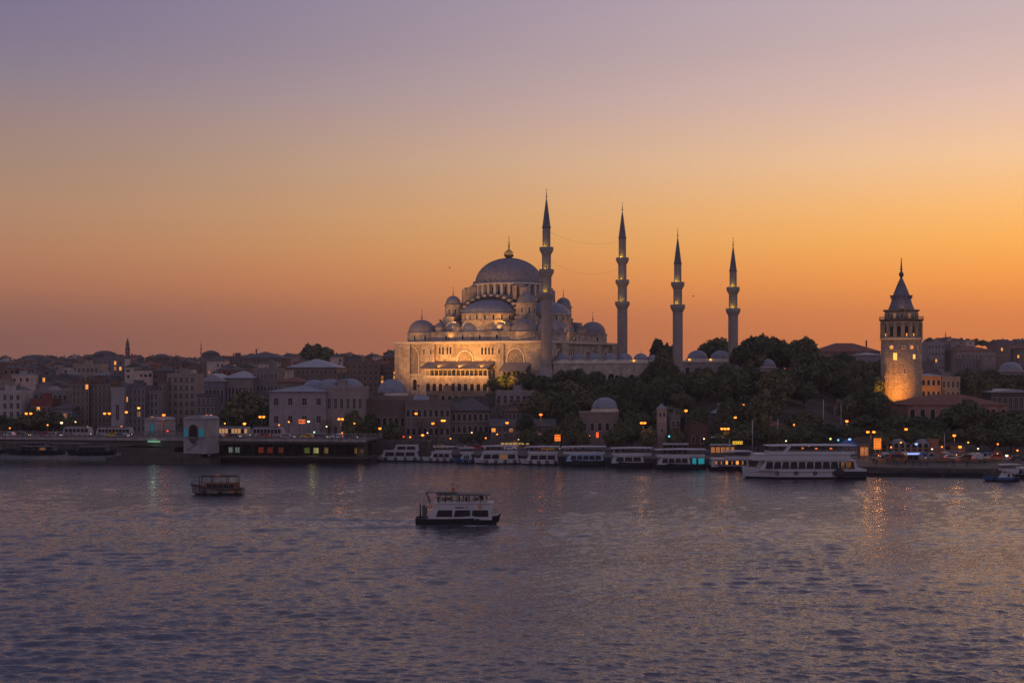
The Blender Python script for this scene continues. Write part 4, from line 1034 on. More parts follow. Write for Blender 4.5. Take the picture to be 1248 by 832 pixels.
scatter([(-60,90,800,1560,62,.02,'on the far left hill',1.0),(90,245,820,1560,54,.02,'on the hill around the slim tower',1.0),
 (245,350,930,1560,28,.015,'behind the huge dark skyline block',1.0),(350,486,720,1500,38,.025,'on the hill just left of the mosque',1.0),
 (-30,90,590,760,18,.02,'on the lower far left slope',1.0),(90,240,590,760,16,.02,'on the slope below the slim white tower',1.0),(262,345,640,830,12,.015,'between the skyline block and the long halls',1.0),
 (1124,1280,930,1400,28,.02,'on the hill right of the round tower',1.2),(760,1070,760,1300,14,.015,'on the skyline behind the wood',1.0)])
# ------------------------------------------------------------------ trees
def leafmat(name, c, c2):
    if name in MATS: return MATS[name]
    m = bpy.data.materials.new(name); m.use_nodes = True; t = m.node_tree; b = t.nodes['Principled BSDF']
    b.inputs['Roughness'].default_value = .75; b.inputs['Specular IOR Level'].default_value = .25
    oi = N('ShaderNodeObjectInfo', t); L(mixc(oi.outputs['Random'], c+(1,), c2+(1,), t), b.inputs['Base Color'], t)
    MATS[name] = m; return m
LEAFA = leafmat('foliage_dark', (.022,.036,.016), (.06,.072,.032))
LEAFB = leafmat('foliage_light', (.05,.072,.028), (.115,.105,.046))
BARK = pmat('bark', (.055,.045,.036), .95, .1, var=.3, scale=1.5, bump=.05)
def crown_mesh(seed, w=12.0, h=10.0, n=4600, lumps=26, leaf=.62, top=1.0):
    rr = np.random.default_rng(seed)
    cs = []; rs = []
    while len(cs) < lumps:
        p = rr.uniform(-1, 1, 3)
        if np.dot(p, p) > 1 or (p[2] < -.75): continue
        k = 1-.45*max(0, p[2])**1.5*top
        cs.append((p[0]*w*.36*k, p[1]*w*.36*k, h*.5+p[2]*h*.38)); rs.append(rr.uniform(.13, .24)*w*(1-.25*abs(p[2])))
    cs = np.array(cs); rs = np.array(rs)
    which = rr.choice(lumps, n, p=rs**2/np.sum(rs**2))
    d = rr.normal(size=(n,3)); d /= np.linalg.norm(d, axis=1)[:,None]
    pos = cs[which]+d*(rs[which]*rr.uniform(.5, 1.3, n)**.6)[:,None]*np.array([1,1,.82])
    keep = pos[:,2] > h*.02
    pos, d, which = pos[keep], d[keep], which[keep]; n = len(pos)
    nrm = d+rr.normal(0,.6,(n,3))+np.array([0,0,.25]); nrm /= np.linalg.norm(nrm,axis=1)[:,None]
    a = np.cross(nrm, rr.normal(size=(n,3))); a /= np.linalg.norm(a,axis=1)[:,None]; b = np.cross(nrm, a)
    s = leaf*rr.uniform(.4, 1.35, n)[:,None]
    v = np.stack([pos-a*s, pos-b*s*.6, pos+a*s*.9, pos+b*s*.65], 1).reshape(-1,3)
    me = bpy.data.meshes.new('crown')
    me.from_pydata(v.tolist(), [], [(4*i,4*i+1,4*i+2,4*i+3) for i in range(n)])
    me.materials.append(LEAFA); me.materials.append(LEAFB)
    lm = (rr.random(lumps) < .38).astype(int)
    me.polygons.foreach_set('material_index', np.where(rr.random(n) < .2, 1-lm[which], lm[which]).astype(np.int32)); me.update()
    return me, cs
def trunk_mesh(seed, h, cs, r=.42):
    rr = random.Random(seed); m = MB()
    m.tube((0,0,-1.5),(0.1,0,h*.5),r,r*.75,8); m.tube((.1,0,h*.5),(0,.1,h*1.2),r*.75,r*.4,7)
    for c in list(cs)[::3]:
        m.tube((.05,.02,h*rr.uniform(.55,1.0)),(c[0]*.9,c[1]*.9,h+c[2]*.75),r*.4,r*.1,5)
    return m.mesh('trunk', [BARK])
KINDS = []
for s in range(7):
    me_, cs_ = crown_mesh(100+s, w=12+.6*(s % 3), h=(10.5,9,11.5,8.5,12,10,9.5)[s], lumps=(26,22,30,20,28,24,34)[s], top=(1,.6,1.3,.5,1.4,.9,1)[s])
    KINDS.append((me_, trunk_mesh(s, 2.6, cs_), 12+.6*(s % 3), (10.5,9,11.5,8.5,12,10,9.5)[s]+2.6))
cy, ccs = crown_mesh(300, w=3.6, h=12, n=1500, lumps=18, leaf=.5, top=1.6)
CYP = (cy, trunk_mesh(30, 1.2, ccs[:3], .25), 3.6, 13.2)
def tree(label, px, d, ytop, wid=None, kind=None, group=None, x=None, name='tree'):
    x = PX(px, d) if x is None else x
    gz = ground_z(x, d); ht = PZ(ytop, d)-gz
    if ht < 2.2: return None
    K_ = CYP if kind == 'cyp' else KINDS[kind if kind is not None else OWN.randrange(len(KINDS))]
    sz = ht/K_[3]*1.04; sx = (wid or ht*.9)/K_[2]
    t = thing(name, label, 'tree', (x, d, gz), OWN.uniform(0, 6.28), group); t.scale = (sx, sx, sz)
    obj('crown', K_[0], t, (0,0,1.2 if kind == 'cyp' else 2.6)); obj('trunk', K_[1], t)
    return t
def lim(pts): return lambda p: float(np.interp(p, [a for a,_ in pts], [b for _,b in pts]))
L1 = lim([(600,540),(690,528),(698,530),(758,530),(764,503),(775,498),(798,496),(801,520),(813,520),(816,500),(836,500),(838,530),(866,530),(870,486),(900,479),(930,486),(960,490),(990,500),(1010,515),(1045,516),(1060,504),(1126,507),(1140,512),(1160,497),(1180,491),(1200,498),(1230,506),(1260,502)])
L2 = lim([(590,490),(600,482),(648,478),(655,468),(680,462),(700,457),(720,464),(740,460),(760,458),(790,458),(800,452),(830,446),(870,445),(905,443),(922,449),(950,449),(975,440),(1000,446),(1070,452),(1072,505),(1127,505),(1132,512),(1240,512)])
L3 = lim([(800,440),(905,440),(908,417),(915,409),(930,407),(948,411),(960,414),(975,411),(992,413),(998,428),(1045,429),(1047,433),(1075,438),(1124,452),(1165,466),(1172,446),(1200,450),(1240,455),(1300,450)])
NOBUILD = [(704,757,462,492),(800,813,444,460),(836,866,448,470),(1014,1042,496,522),(1072,1128,520,575),(1120,1172,550,580),(1104,1232,500,536),(1204,1266,540,572),(920,952,556,574),(970,1000,474,494),(665,692,540,558),(936,954,436,464),(816,831,460,480),(870,888,480,500),(1060,1180,418,446),(1020,1050,416,440),(596,680,480,545),(602,654,524,545)]
zone_of = lambda p, d: ('on the wooded slope below the courtyard wall' if p < 830 else 'in the dense wood between the courtyard and the round tower') if p < 1072 else ('in the tree belt along the right quay' if d < 500 else 'on the slope right of the round tower')
d = 446.0; row = 0
while d < 700:
    step = 8.8 if d < 560 else 10.0
    x = PX(640, d)+(row % 2)*step*.5
    while x < PX(1275, d):
        xx, dd = x+OWN.uniform(-2.2,2.2), d+OWN.uniform(-4,4); x += step
        p = 624+F*xx/dd
        if dd < shore(xx)+36 or OWN.random() < .1: continue
        if p < 700 and (dd < 500 or dd > 543): continue
        if p < 908 and dd > 543: continue
        if any(a-7 < p < b+7 and c-5 < dd < e+4 for a,b,c,e in NOBUILD): continue
        l = L1(p) if dd < 478 else (L2(p) if dd < 546 else L3(p))
        ht = OWN.uniform(7,15.5); yt = 450-(ground_z(xx,dd)+ht-H)*F/dd
        yt = max(yt, l+OWN.uniform(0,4)*(1 if dd < 546 else .6))
        if dd > 560 and p > 905 and p < 1000: yt = l+OWN.uniform(0,7)
        z_ = zone_of(p, dd)
        tree('dark broadleaf tree '+z_, p, dd, yt, OWN.uniform(7.5,14.5) if dd < 560 else OWN.uniform(11,15), None, 'trees '+z_)
    d += 12 if d < 560 else 17; row += 1
for lb, p, yt, d, w, k in [
 ('large round dark tree left of the pale hip-roofed building',305,479,520,19,1),('round dark tree squeezed left of the large round tree, near the bridge',283,494,516,12,3),('dark tree in front of the pale hip-roofed building, at its left corner',322,498,512,9,0),
 ('dark bushy tree at the far left edge by the bridge',2,506,552,13,3),('broad low tree behind the left bridge lamp',46,500,556,15,1),('low dark tree right of the left bridge lamp',66,502,553,15,6),('low tree over the bridge left of the brown blocks',84,508,550,10,3),
 ('small dark tree by the right corner of the pale columned wing',431,500,476,8,2),('small round tree in front of the dim arched hall',452,506,472,7,0),
 ('leafy tree before the right mosque gallery, leftmost of the clump',603,461,547,7.5,0),('leafy tree before the right mosque gallery, second of the clump',616,455,548,9,3),('leafy tree before the right mosque gallery, third of the clump',631,453,547,9,1),('leafy tree before the right mosque gallery, nearest the tall minaret',645,455,546,9,6),
 ('dark tree at the foot of the tallest minaret',660,457,541,9,4),('full olive green round tree above the waterfront, left of the domed building',656,480,500,13,1),('dark tree behind the full olive round tree',676,474,512,12,5),('dark tree left of the domed stone building',690,478,496,12,2),
 ('big dark tree hiding the courtyard wall end, at the foot of the third minaret',810,423,546,10,4),('dark tree just left of the third minaret foot',800,437,544,8,2),('leafy tree left of the big dark tree, in front of the wall',790,451,542,8,0),
 ('pale leafed tree in front of the courtyard wall',727,451,543,8,5),('round tree in front of the courtyard wall, right of the tallest minaret',704,449,540,11,2),('dark tree by the courtyard wall, nearest the tallest minaret',686,453,540,10,0),
 ('skyline tree between the two shorter minarets',873,410,650,17,5),('low skyline tree right of the second tall minaret',806,414,700,18,3),
 ('skyline tree left of the mosque, leftmost of the hilltop clump',376,421,905,12,0),('skyline tree left of the mosque, tallest of the hilltop clump',389,419,900,17,3),('skyline tree left of the mosque, rightmost of the hilltop clump',401,424,905,10,2),
 ('dark tree half hiding the right end of the bridge abutment buildings',478,512,470,7,3),('dark tree beside the low stone front, under the lamp',642,505,478,8,0),
 ('big leafy tree in front of the red hip roof, right of the tower',1178,490,462,17,1),('broad leafy tree at the right edge over the quay',1226,503,455,17,6),('low tree in front of the round tower foot',1085,505,500,11,3),('low bushy tree left of the round tower foot',1062,508,492,12,1)]:
    tree(lb, p, d, yt, w, k)
for lb, p, yt, d in [('narrow cypress in front of the courtyard wall, between two arched windows',758,451,542),('slim cypress on the skyline right of the second tall minaret',854,414,690)]:
    tree(lb, p, d, yt, 4.0, 'cyp', name='cypress_tree')
for k in range(16):
    p = 1122+OWN.uniform(0,130); d = OWN.uniform(1380,1480); yt = {0:0}.get(k,0)
    x = PX(p,d); tree('tiny tree on the ridge of the right-hand hill', p, d, 450-(ground_z(x,d)+OWN.uniform(6,10)-H)*F/d, OWN.uniform(5,12), None, 'trees on the right ridge')
for k, (p, yt, d, w) in enumerate([(700,521,455,7),(711,526,452,5),(748,523,452,7),(760,516,454,9),(770,512,455,9),(694,505,470,10),(668,524,462,7),(652,528,466,6),(640,523,468,6),(790,520,446,7),(822,524,446,6),(872,528,441,7),(886,526,441,7),(903,521,440,8),(918,518,440,9),(934,521,439,8),(950,517,438,9),(962,522,437,8),(980,520,436,9),(996,526,434,7),(585,524,474,5),(566,527,474,5),(486,527,474,5),(448,520,474,6),(1072,527,430,6),(1090,524,440,8),(1112,522,441,9),(1136,526,440,8),(1150,520,442,9),(1192,520,432,10),(1210,524,430,10),(1232,520,430,11)]):
    tree('bushy dark tree low on the bank, just above the quay', p, d, yt, w, None, 'low bushy trees above the quay')
# bare trees
def bare_mesh(seed, h):
    rr = random.Random(seed); m = MB()
    def grow(p, dr, ln, r, k):
        q = p+dr*ln; m.tube(p, q, r, r*.65, 5 if k > 2 else 3)
        if k == 0: return
        for _ in range(3 if k > 1 else 4):
            nd = (dr+Vector((rr.uniform(-.75,.75),rr.uniform(-.75,.75),rr.uniform(-.1,.5)))).normalized()
            grow(p+dr*ln*rr.uniform(.6,1), nd, ln*rr.uniform(.6,.82), r*.55, k-1)
    grow(Vector((0,0,-.5)), Vector((0,0,1)), h*.33, h*.022, 5)
    return m.mesh('branches', [BARK])
BARE = [bare_mesh(s, 10) for s in range(3)]
for lb, p, yt, d, k in [('leafless tree in front of the stepped pale terrace building',596,477,506,0),('leafless tree right of the mansard roofed house',609,481,504,1),('thin bare tree under the lamps in front of the long plain front',514,503,478,2),('thin bare tree in front of the long plain front, right one',532,506,477,0),('bare tree beside the pale hip-roofed building on the left shore',394,505,474,1),('bare tree in front of the brick ruin',829,506,448,2)]:
    x = PX(p,d); gz = ground_z(x,d); t = thing('bare_tree', lb, 'tree', (x,d,gz), OWN.uniform(0,6)); s = (PZ(yt,d)-gz)/9.3; t.scale = (s,s,s); obj('branches', BARE[k], t)
# ------------------------------------------------------------------ bridge
CONC = pmat('weathered_concrete', (.15,.135,.125), .85, .3, var=.3, scale=.4, bump=.04, stain=.7)
GIRD = pmat('steel_girder_paint', (.04,.034,.033), .6, .4, var=.25, scale=.5, stain=.5)
TOWC = pmat('tower_render', (.235,.23,.235), .85, .3, var=.2, scale=.4, bump=.03, stain=.5)
TEAL = pmat('teal_panel', (.03,.42,.46), .5, .4, var=.2, scale=1.2)
BX0, BD0, BX1, BD1 = PX(-90,451), 451.0, PX(447,431), 431.0
BANG = math.atan2(BD1-BD0, BX1-BX0); BLEN = math.hypot(BX1-BX0, BD1-BD0)
br = thing('bridge', 'long low road bridge with dark girders and a central stone pier crossing from the left', 'bridge', (BX0,BD0,0), BANG)
def bx(px):                                                          # local x on the bridge front edge for a photo column
    u = (px-624)/F; c, s = math.cos(BANG), math.sin(BANG)
    return (u*BD0-BX0)/(c-u*s)
def bxl(px, ly):
    u = (px-624)/F; c, s = math.cos(BANG), math.sin(BANG)
    return (u*(BD0+ly*c)-BX0+ly*s)/(c-u*s)
def BW(lx, ly, z=0): c, s = math.cos(BANG), math.sin(BANG); return (BX0+lx*c-ly*s, BD0+lx*s+ly*c, z)
BWID = 21.0; ZD = 7.35
xa, xb = bx(178), bx(208)
m = MB(); m.box(0, BLEN, 0, BWID, ZD-.5, ZD); m.box(0, BLEN, .3, 3.2, ZD, ZD+.14); m.box(0, BLEN, BWID-3.2, BWID-.3, ZD, ZD+.14); m.build('deck', ASPH, br)
m = MB(); m.box(0, BLEN, -.25, 0, ZD-.6, ZD+.18); m.build('fascia', pmat('pale_concrete',(.24,.21,.2),.85,.3,var=.3,scale=.5,stain=.7), br)
for y0 in (.5, 7, 14, BWID-1.2):
    m = MB(); m.xprism([(0,6.1),(xa-22,6.0),(xa,5.0),(xb,4.5),(xb+8,5.0),(bx(290),5.9),(BLEN,6.0),(BLEN,ZD-.5),(0,ZD-.5)], y0, y0+.6); m.build('girder', GIRD, br)
def railing(y):
    m = MB()
    for z in (.28,.62,.95): m.box(0, BLEN, y-.03, y+.03, ZD+.14+z, ZD+.2+z)
    k = 0.0
    while k < BLEN: m.box(k-.05, k+.05, y-.05, y+.05, ZD+.14, ZD+1.2); k += 1.6
    k = 0.4
    while k < BLEN: m.box(k-.02, k+.02, y-.02, y+.02, ZD+.14, ZD+1.1); k += .4
    return m.build('railing', pmat('rail_paint', (.22,.2,.2), .6, .4), br)
railing(.12); railing(BWID-.12)
m = MB(); m.box(bx(146), bx(212), .8, BWID-.8, -3, 4.5); m.build('pier', GIRD, br)
m = MB(); m.box(bx(141), bx(267), -7.5, 1.6, -3, 1.5); m.box(bx(141)-.2, bx(267)+.2, -7.7, 1.8, 1.5, 1.8); m.box(bx(216), bx(253), -6.6, .2, 1.8, 3.2); m.build('footing', pmat('wet_pier_stone',(.07,.062,.058),.8,.3,var=.35,scale=.5,bump=.05,stain=.7,brick=(1.4,.6,.8)), br)
m = MB(); m.box(bx(431), bx(441), 4, BWID-3, -3, 5.8); m.build('pier', GIRD, br)
LITGREEN = emat('green_underdeck_lamp', (.35,1,.55), .9)
m = MB(); m.box(bx(181), bx(196), -.75, -.55, 6.4, 6.55); lg = m.build('strip_lamp', LITGREEN, br)
for q in (188,):
    ld = bpy.data.lights.new('green_light','POINT'); ld.energy = 45; ld.color = (.6,1,.7); ld.shadow_soft_size = .8; obj('green_light', ld, br, (bx(q),-1.0,6.1))
# lower deck with lit eating places
m = MB(); m.box(bx(253), bx(446), 1.5, BWID-2, 1.5, 2.2); m.box(bx(253), bx(446), 7, BWID-2, -2, 1.5); m.build('lower_deck', GIRD, br)
m = MB(); m.box(bx(253), bx(446), 8.4, 9.0, 2.2, 6.4); m.build('shop_wall', DARK, br)
for a, b_, col, st, nm in ((268,273,(.9,1,.85),.12,'shop_window'),(276,281,(.8,.9,.85),.1,'shop_window'),(305,311,(1,.09,.012),.1,'shop_window'),(316,322,(1,.09,.012),.06,'shop_window'),(330,336,(1,.2,.05),.06,'shop_window'),(362,368,(.6,.75,.1),.08,'shop_window'),(373,379,(1,.9,.35),.26,'shop_window'),(386,391,(.9,.55,.1),.12,'shop_window'),(424,431,(1,.5,.06),.12,'shop_window'),(436,438,(.8,.5,.2),.6,'shop_window')):
    m = MB(); m.box(bx(a), bx(b_), 8.2, 8.38, 2.7, 4.4); s_ = m.build(nm, emat('shop_glow_%d'%a, col, st), br)
    m = MB(); m.box(bx(a)-.15, bx(b_)+.15, 8.1, 8.38, 4.4, 4.65); m.box((bx(a)+bx(b_))/2-.06,(bx(a)+bx(b_))/2+.06,8.12,8.2,2.7,4.4); m.build('frame', METAL, s_)
    if st > .24:
        ld = bpy.data.lights.new('shop_light','POINT'); ld.energy = 110*st; ld.color = col; ld.shadow_soft_size = .8; obj('shop_light', ld, s_, ((bx(a)+bx(b_))/2, 4.0, 3.7))
for k in range(16):
    x = bx(256)+(bx(444)-bx(256))*k/15; m = MB(); m.tube((x,1.9,2.2),(x,1.9,6.2),.1); m.build('post', METAL, br)
# towers of the bridge
def btower(label, px0, pxm, px1, ly, zb, yt, d, ang, dep, teal=True):
    c = BW(bxl((pxm+px1)/2, ly), ly); t = thing('bridge_tower', label, 'tower', (c[0],c[1],zb), ang); w = (px1-pxm)*d/F/math.cos(ang); h = PZ(yt,d)-zb
    q = [(-w/2,0),(w/2,0),(w/2,h-.9)]+[(w/2*math.cos(PI*i/8), h-.9+.9*math.sin(PI*i/8)) for i in range(1,8)]+[(-w/2,h-.9)]
    m = MB(); m.xprism(q, 0, dep); t_w = m.build('wall', TOWC, t)
    m = MB(); m.box(-w/2-.15,w/2+.15,-.15,dep+.15,h-1.3,h-1.05); m.box(-w/2-.12,w/2+.12,-.12,dep+.12,h*.42,h*.42+.2); m.build('moulding', CONC, t)
    return t, w, h
t, w, h = btower('grey arched tower house with two teal panels on the bridge pier', 210, 222, 251, -5.6, 3.1, 507, 427, R(-24), 7.5)
i = arch_pts(3.2, 3.7, False); n = len(i); o_ = arch_pts(3.8, 4.0, False)
m = MB(); m.add([(x,-.05,z) for x,z in i],[tuple(range(n))],0)
vs = [(x,-.3,z) for x,z in i]+[(x,-.3,z) for x,z in o_]+[(x,-.05,z) for x,z in i]+[(x,.05,z) for x,z in o_]; fs=[]
for k in range(1,n):
    k2=(k+1)%n; fs += [(k,n+k,n+k2,k2),(2*n+k,k,k2,2*n+k2),(n+k,3*n+k,3*n+k2,n+k2)]
m.add(vs, fs, 1); m.build('arch_opening', [DARK, CONC], t, (-.1,0,h*.42+.2))
for a, b_ in ((-w/2+.2,-1.9),(1.75,w/2-.2)):
    m = MB(); m.box(a,b_,-.14,-.02,h*.42+.25,h*.42+2.7); m.build('teal_panel', TEAL, t)
m = MB(); m.lathe([(.4,-2.0),(1.5,-.6),(1.9,-.1),(1.9,.2)], 14, 0, -.1, -PI, 0); m.build('balcony', CONC, t, (-.1,0,h*.42+.1))
m = MB(); m.tube((-2.6,-.1,1.0),(1.6,-.1,3.3),.09); m.build('stair_rail', METAL, t)
for yy in (1.6,4.2): put_win(t, -w/2, yy, h*.6, -PI/2, .8, 2.4, arched=True, glass=DARK)
t, w, h = btower('plain grey tower house with a small teal niche on the far side of the bridge', 160, 174.5, 195.5, BWID-1, 5, 507.5, 466, R(-26), 8, False)
put_win(t, .3, 0, h*.36, 0, 1.6, 3.2, arched=True, glass=TEAL, frame=CONC, name='niche')
put_win(t, -w/2, 2.4, h*.5, -PI/2, .8, 2.2, arched=True, glass=DARK); put_win(t, -w/2, 5.4, h*.5, -PI/2, .8, 2.2, arched=True, glass=LITDIM)
# abutment
m = MB(); x0, x1 = PX(442,452), PX(522,452); m.box(x0,x1,449,470,-3,5.2); m.box(x0-.2,x1+.2,448.8,470.2,5.2,5.5); m.box(x0,x1,449,449.4,5.5,6.4)
tag(m.build('abutment', QUAYM), 'long stone abutment wall at the right end of the bridge, behind the first white ferry', 'wall')

# ------------------------------------------------------------------ tram and buses on the bridge
RED_L = emat('red_lamp', (1,.03,.015), 1.5); HEADL = emat('headlamp', (1,.7,.4), 1.8); TAXIY = emat('warm_vehicle_window', (1,.5,.18), .4)
WHITEP = pmat('white_paint', (.35,.35,.37), .4, .5, var=.08, scale=.5, stain=.25)
def tram(label, px0, px1, ly, h=3.1, nwin=8, wm_=None, name='tram', cat='tram', cut=None):
    a, b_ = bxl(px0,ly), bxl(px1,ly); c = BW((a+b_)/2, ly, ZD); t = thing(name, label, cat, c, BANG); Lh = (b_-a)/2
    m = MB(); m.xprism([(-Lh,.45),(Lh,.45),(Lh,1.3),(Lh-.5,h-.15),(Lh-.9,h),(-Lh+.9,h),(-Lh+.5,h-.15),(-Lh,1.3)], 0, 2.5); m.box(-Lh+.4,Lh-.4,.1,2.4,.2,.45); m.build('body', pmat('tram_paint',(.26,.25,.26),.5,.3,var=.15,scale=.5,stain=.4), t)
    m = MB(); m.box(-Lh+2,Lh-2,.4,2.1,h,h+.28); m.build('roof_unit', METAL, t)
    for k in range(nwin):
        x = -Lh+.7+(2*Lh-1.4)*(k+.5)/nwin; ww = (2*Lh-1.4)/nwin*.8
        m = MB(); m.box(x-ww/2,x+ww/2,-.03,.02,1.35,h-.55); m.build('window', wm_ if (wm_ and k % 4 != 2) else GLASS, t)
    k = max(2, int(Lh/4)); wh = MB().lathe([(.36,-.12),(.36,.12)],12).mesh('wheel',[METAL])
    for q in range(2*k):
        o = obj('wheel', wh, t, (-Lh+1.6+(2*Lh-3.2)*q/(2*k-1), .12, .36)); o.rotation_euler=(PI/2,0,0)
    for s in (-1,1):
        m = MB(); m.box(s*Lh-.05,s*Lh+.05,.3,.6,.7,.95); m.build('headlight', HEADL if s > 0 else RED_L, t)
    return t
tram('white tram on the left half of the bridge, beside the plain tower house', 117, 160, 11, 2.9, 9, None)
tram('long tram with glowing windows on the right half of the bridge', 252, 304, 11, 3.3, 12, TAXIY)
tram('pale bus on the right half of the bridge, right of the long tram', 306, 345, 11.5, 3.2, 8, None, 'bus', 'bus')
tram('dim coach on the left part of the bridge, left of the white tram', 76, 110, 11, 3.0, 6, None, 'bus', 'bus')

# ------------------------------------------------------------------ cars
TYRE = pmat('tyre_rubber', (.02,.02,.02), .8)
CARP = bpy.data.materials.new('car_paint'); CARP.use_nodes = True; t_ = CARP.node_tree; b_ = t_.nodes['Principled BSDF']; oi = N('ShaderNodeObjectInfo', t_); L(oi.outputs['Color'], b_.inputs['Base Color'], t_); b_.inputs['Roughness'].default_value = .3
def make_car(loc, rz, van=False):
    t = thing('van' if van else 'car', 'x', 'van' if van else 'car', loc, rz)
    hl = 2.1 if not van else 2.5; hh = 1.45 if not van else 2.1
    q = [(-hl,.3),(hl,.3),(hl,.75),(hl-.2,.88)]+([(hl-1.1,.98),(hl-1.7,hh),(-hl+.75,hh),(-hl+.1,.98)] if not van else [(hl-.7,1.05),(hl-1.2,hh),(-hl+.1,hh)])
    bd = MB().xprism(q, -.85, .85).build('body', CARP, t)
    g = [(-hl+.35,1.0),(hl-1.3,1.0),(hl-1.75,hh-.1),(-hl+.82,hh-.1)] if not van else [(-hl+2.9,1.15),(hl-.95,1.15),(hl-1.25,hh-.2),(-hl+2.9,hh-.2)]
    MB().xprism(g, -.87, .87).build('window', GLASS, t)
    wh = MB().lathe([(.2,-.1),(.31,-.1),(.31,.1),(.2,.1)],12).mesh('wheel',[TYRE])
    for x in (-hl+.75, hl-.8):
        for y in (-.8,.8): o = obj('wheel', wh, t, (x,y,.31)); o.rotation_euler=(PI/2,0,0)
    for y in (-.6,.6):
        MB().box(hl-.04,hl+.04,y-.16,y+.16,.6,.74).build('headlight', HEADL, t)
        MB().box(-hl-.04,-hl+.04,y-.16,y+.16,.66,.82).build('tail_light', RED_L, t)
    return t
car0 = make_car((0,0,0),0); van0 = make_car((0,0,0),0,True)
CC = [((.5,.5,.52),'silver'),((.03,.03,.035),'black'),((.25,.02,.02),'dark red'),((.22,.22,.22),'white'),((.55,.35,.02),'yellow'),((.03,.06,.15),'dark blue')]
used_c = set()
def put_car(loc, rz, label, grp, col, van=False):
    src = van0 if van else car0
    if src.name not in used_c:
        used_c.add(src.name); o = src; o['label'] = label; o['group'] = grp; o.location = loc; o.rotation_euler = (0,0,rz)
    else: o = copy_tree(src, None, label, loc, rz, None, grp)
    for c in o.children:
        if c.name.startswith('body'): c.color = col+(1,)
for k, px in enumerate((6,30,52,68,133,150,262,286,318,352,372,392,408,428)):
    rt = k % 2; c = BW(bxl(px,6), 5.2 if rt else 8.2, ZD); cc = CC[k % 6]
    put_car(c, BANG+(0 if rt else PI), '%s car on the %s half of the bridge' % (cc[1], 'left' if px < 200 else 'right'), 'cars on the bridge', cc[0])
for k, (px, d, v) in enumerate(((1122,404,True),(1138,403,True),(1093,408,False),(1081,409,False),(1160,404,False),(1176,404,False),(1196,402,True),(1212,405,False),(1240,400,False))):
    x = PX(px,d); cc = CC[(3,3,1,5,0,1,0,2,1)[k]]
    lbs = ('white van on the right quay, right beside the kiosk','white van on the right quay, second from the kiosk','black car on the right quay between sign and kiosk','dark blue car on the right quay just right of the glowing sign','silver car on the right quay under the pair of orange lamps','black car on the right quay right of the pair of orange lamps','silver van near the right edge quay boats','dark red car near the right edge quay boats','black car at the right edge of the quay')
    put_car((x,d,ground_z(x,d)+.38), PI if k % 2 else 0, lbs[k], 'vehicles on the right quay', cc[0], v)
for k, px in enumerate((462,484,497,521,538,560,583,604,622,648,668,690)):
    x0 = PX(px,465); d = shore(x0)+19+3*(k % 2); x = PX(px,d); cc = CC[(k*5+2) % 6]
    put_car((x,d,ground_z(x,d)+.08), PI if k % 2 else 0, '%s car on the waterfront road behind the moored ferries' % cc[1], 'cars on the waterfront road', cc[0])

# ------------------------------------------------------------------ boats
NAVY = pmat('dark_navy_hull', (.008,.011,.017), .5, .2, var=.2, scale=.6)
BLUEP = pmat('blue_hull', (.02,.07,.2), .35, .5, var=.15, scale=.6)
BOOT = pmat('boot_stripe', (.014,.014,.016), .5, .4)
WOOD = pmat('varnished_wood', (.16,.075,.035), .45, .4, var=.3, scale=2)
RUST = pmat('worn_blue_white_hull', (.12,.115,.12), .6, .3, var=.4, scale=1.2, stain=.7)
CANV = pmat('grey_canopy', (.33,.33,.35), .6, .3, var=.1, scale=.6, stain=.2)
def hull(t, Ln, B, fb, mat, bow=1.35, boot=.35, trans=.9, rake=.9, low=None):
    m = MB(); n = 22; rows = []
    for i in range(n+1):
        s = i/n; x = -Ln/2+Ln*s
        k = max(0,(s-.55)/.45); k2 = max(0,(.12-s)/.12)
        b = B/2*(1-k**2.4*.98)*(1-(1-trans)*k2); z = fb*(1+(bow-1)*max(0,(s-.35)/.65)**2)+.1*k2
        rk = rake*k**2
        rows.append([(x-rk*.9,b*.72,-.6),(x-rk*.3,b*.93,boot),(x+rk*.05,b*.96,boot+.02),(x+rk*.5,b,z),(x+rk*.5,b*.93,z),(x+rk*.5,b*.92,z-.25)])
    for sg in (1,-1):
        vs = [(x,sg*y,z) for r in rows for x,y,z in r]; k = 6
        for j in range(5):
            fs = [(i*k+j,(i+1)*k+j,(i+1)*k+j+1,i*k+j+1) for i in range(n)]
            m.add(vs, [f if sg < 0 else f[::-1] for f in fs], 1 if j == 0 else (2 if (low and j == 1) else 0), True)
    top = [rows[i][5] for i in range(n+1)]
    m.add([(x,y,z) for x,y,z in top]+[(x,-y,z) for x,y,z in top], [(i,n+1+i,n+2+i,i+1) for i in range(n)], 0)
    r0 = rows[0]; m.add([(x,y,z) for x,y,z in r0[:4]]+[(x,-y,z) for x,y,z in r0[:4]], [(0,1,2,3,7,6,5,4)], 0)
    return m.build('hull', [mat, BOOT, low or mat], t)
def parallelo(x0, x1, z0, z1, s0, s1, y, sg, mat, name, parent, th=.06):
    q = [(x0,z0),(x1,z0),(x1+s1,z1),(x0+s0,z1)]
    return MB().xprism(q, min(y,y+sg*th), max(y,y+sg*th)).build(name, mat, parent)
TYRM = MB().lathe([(.28,-.14),(.5,-.14),(.55,0),(.5,.14),(.28,.14),(.28,-.14)],14,caps=False).mesh('fender',[TYRE])
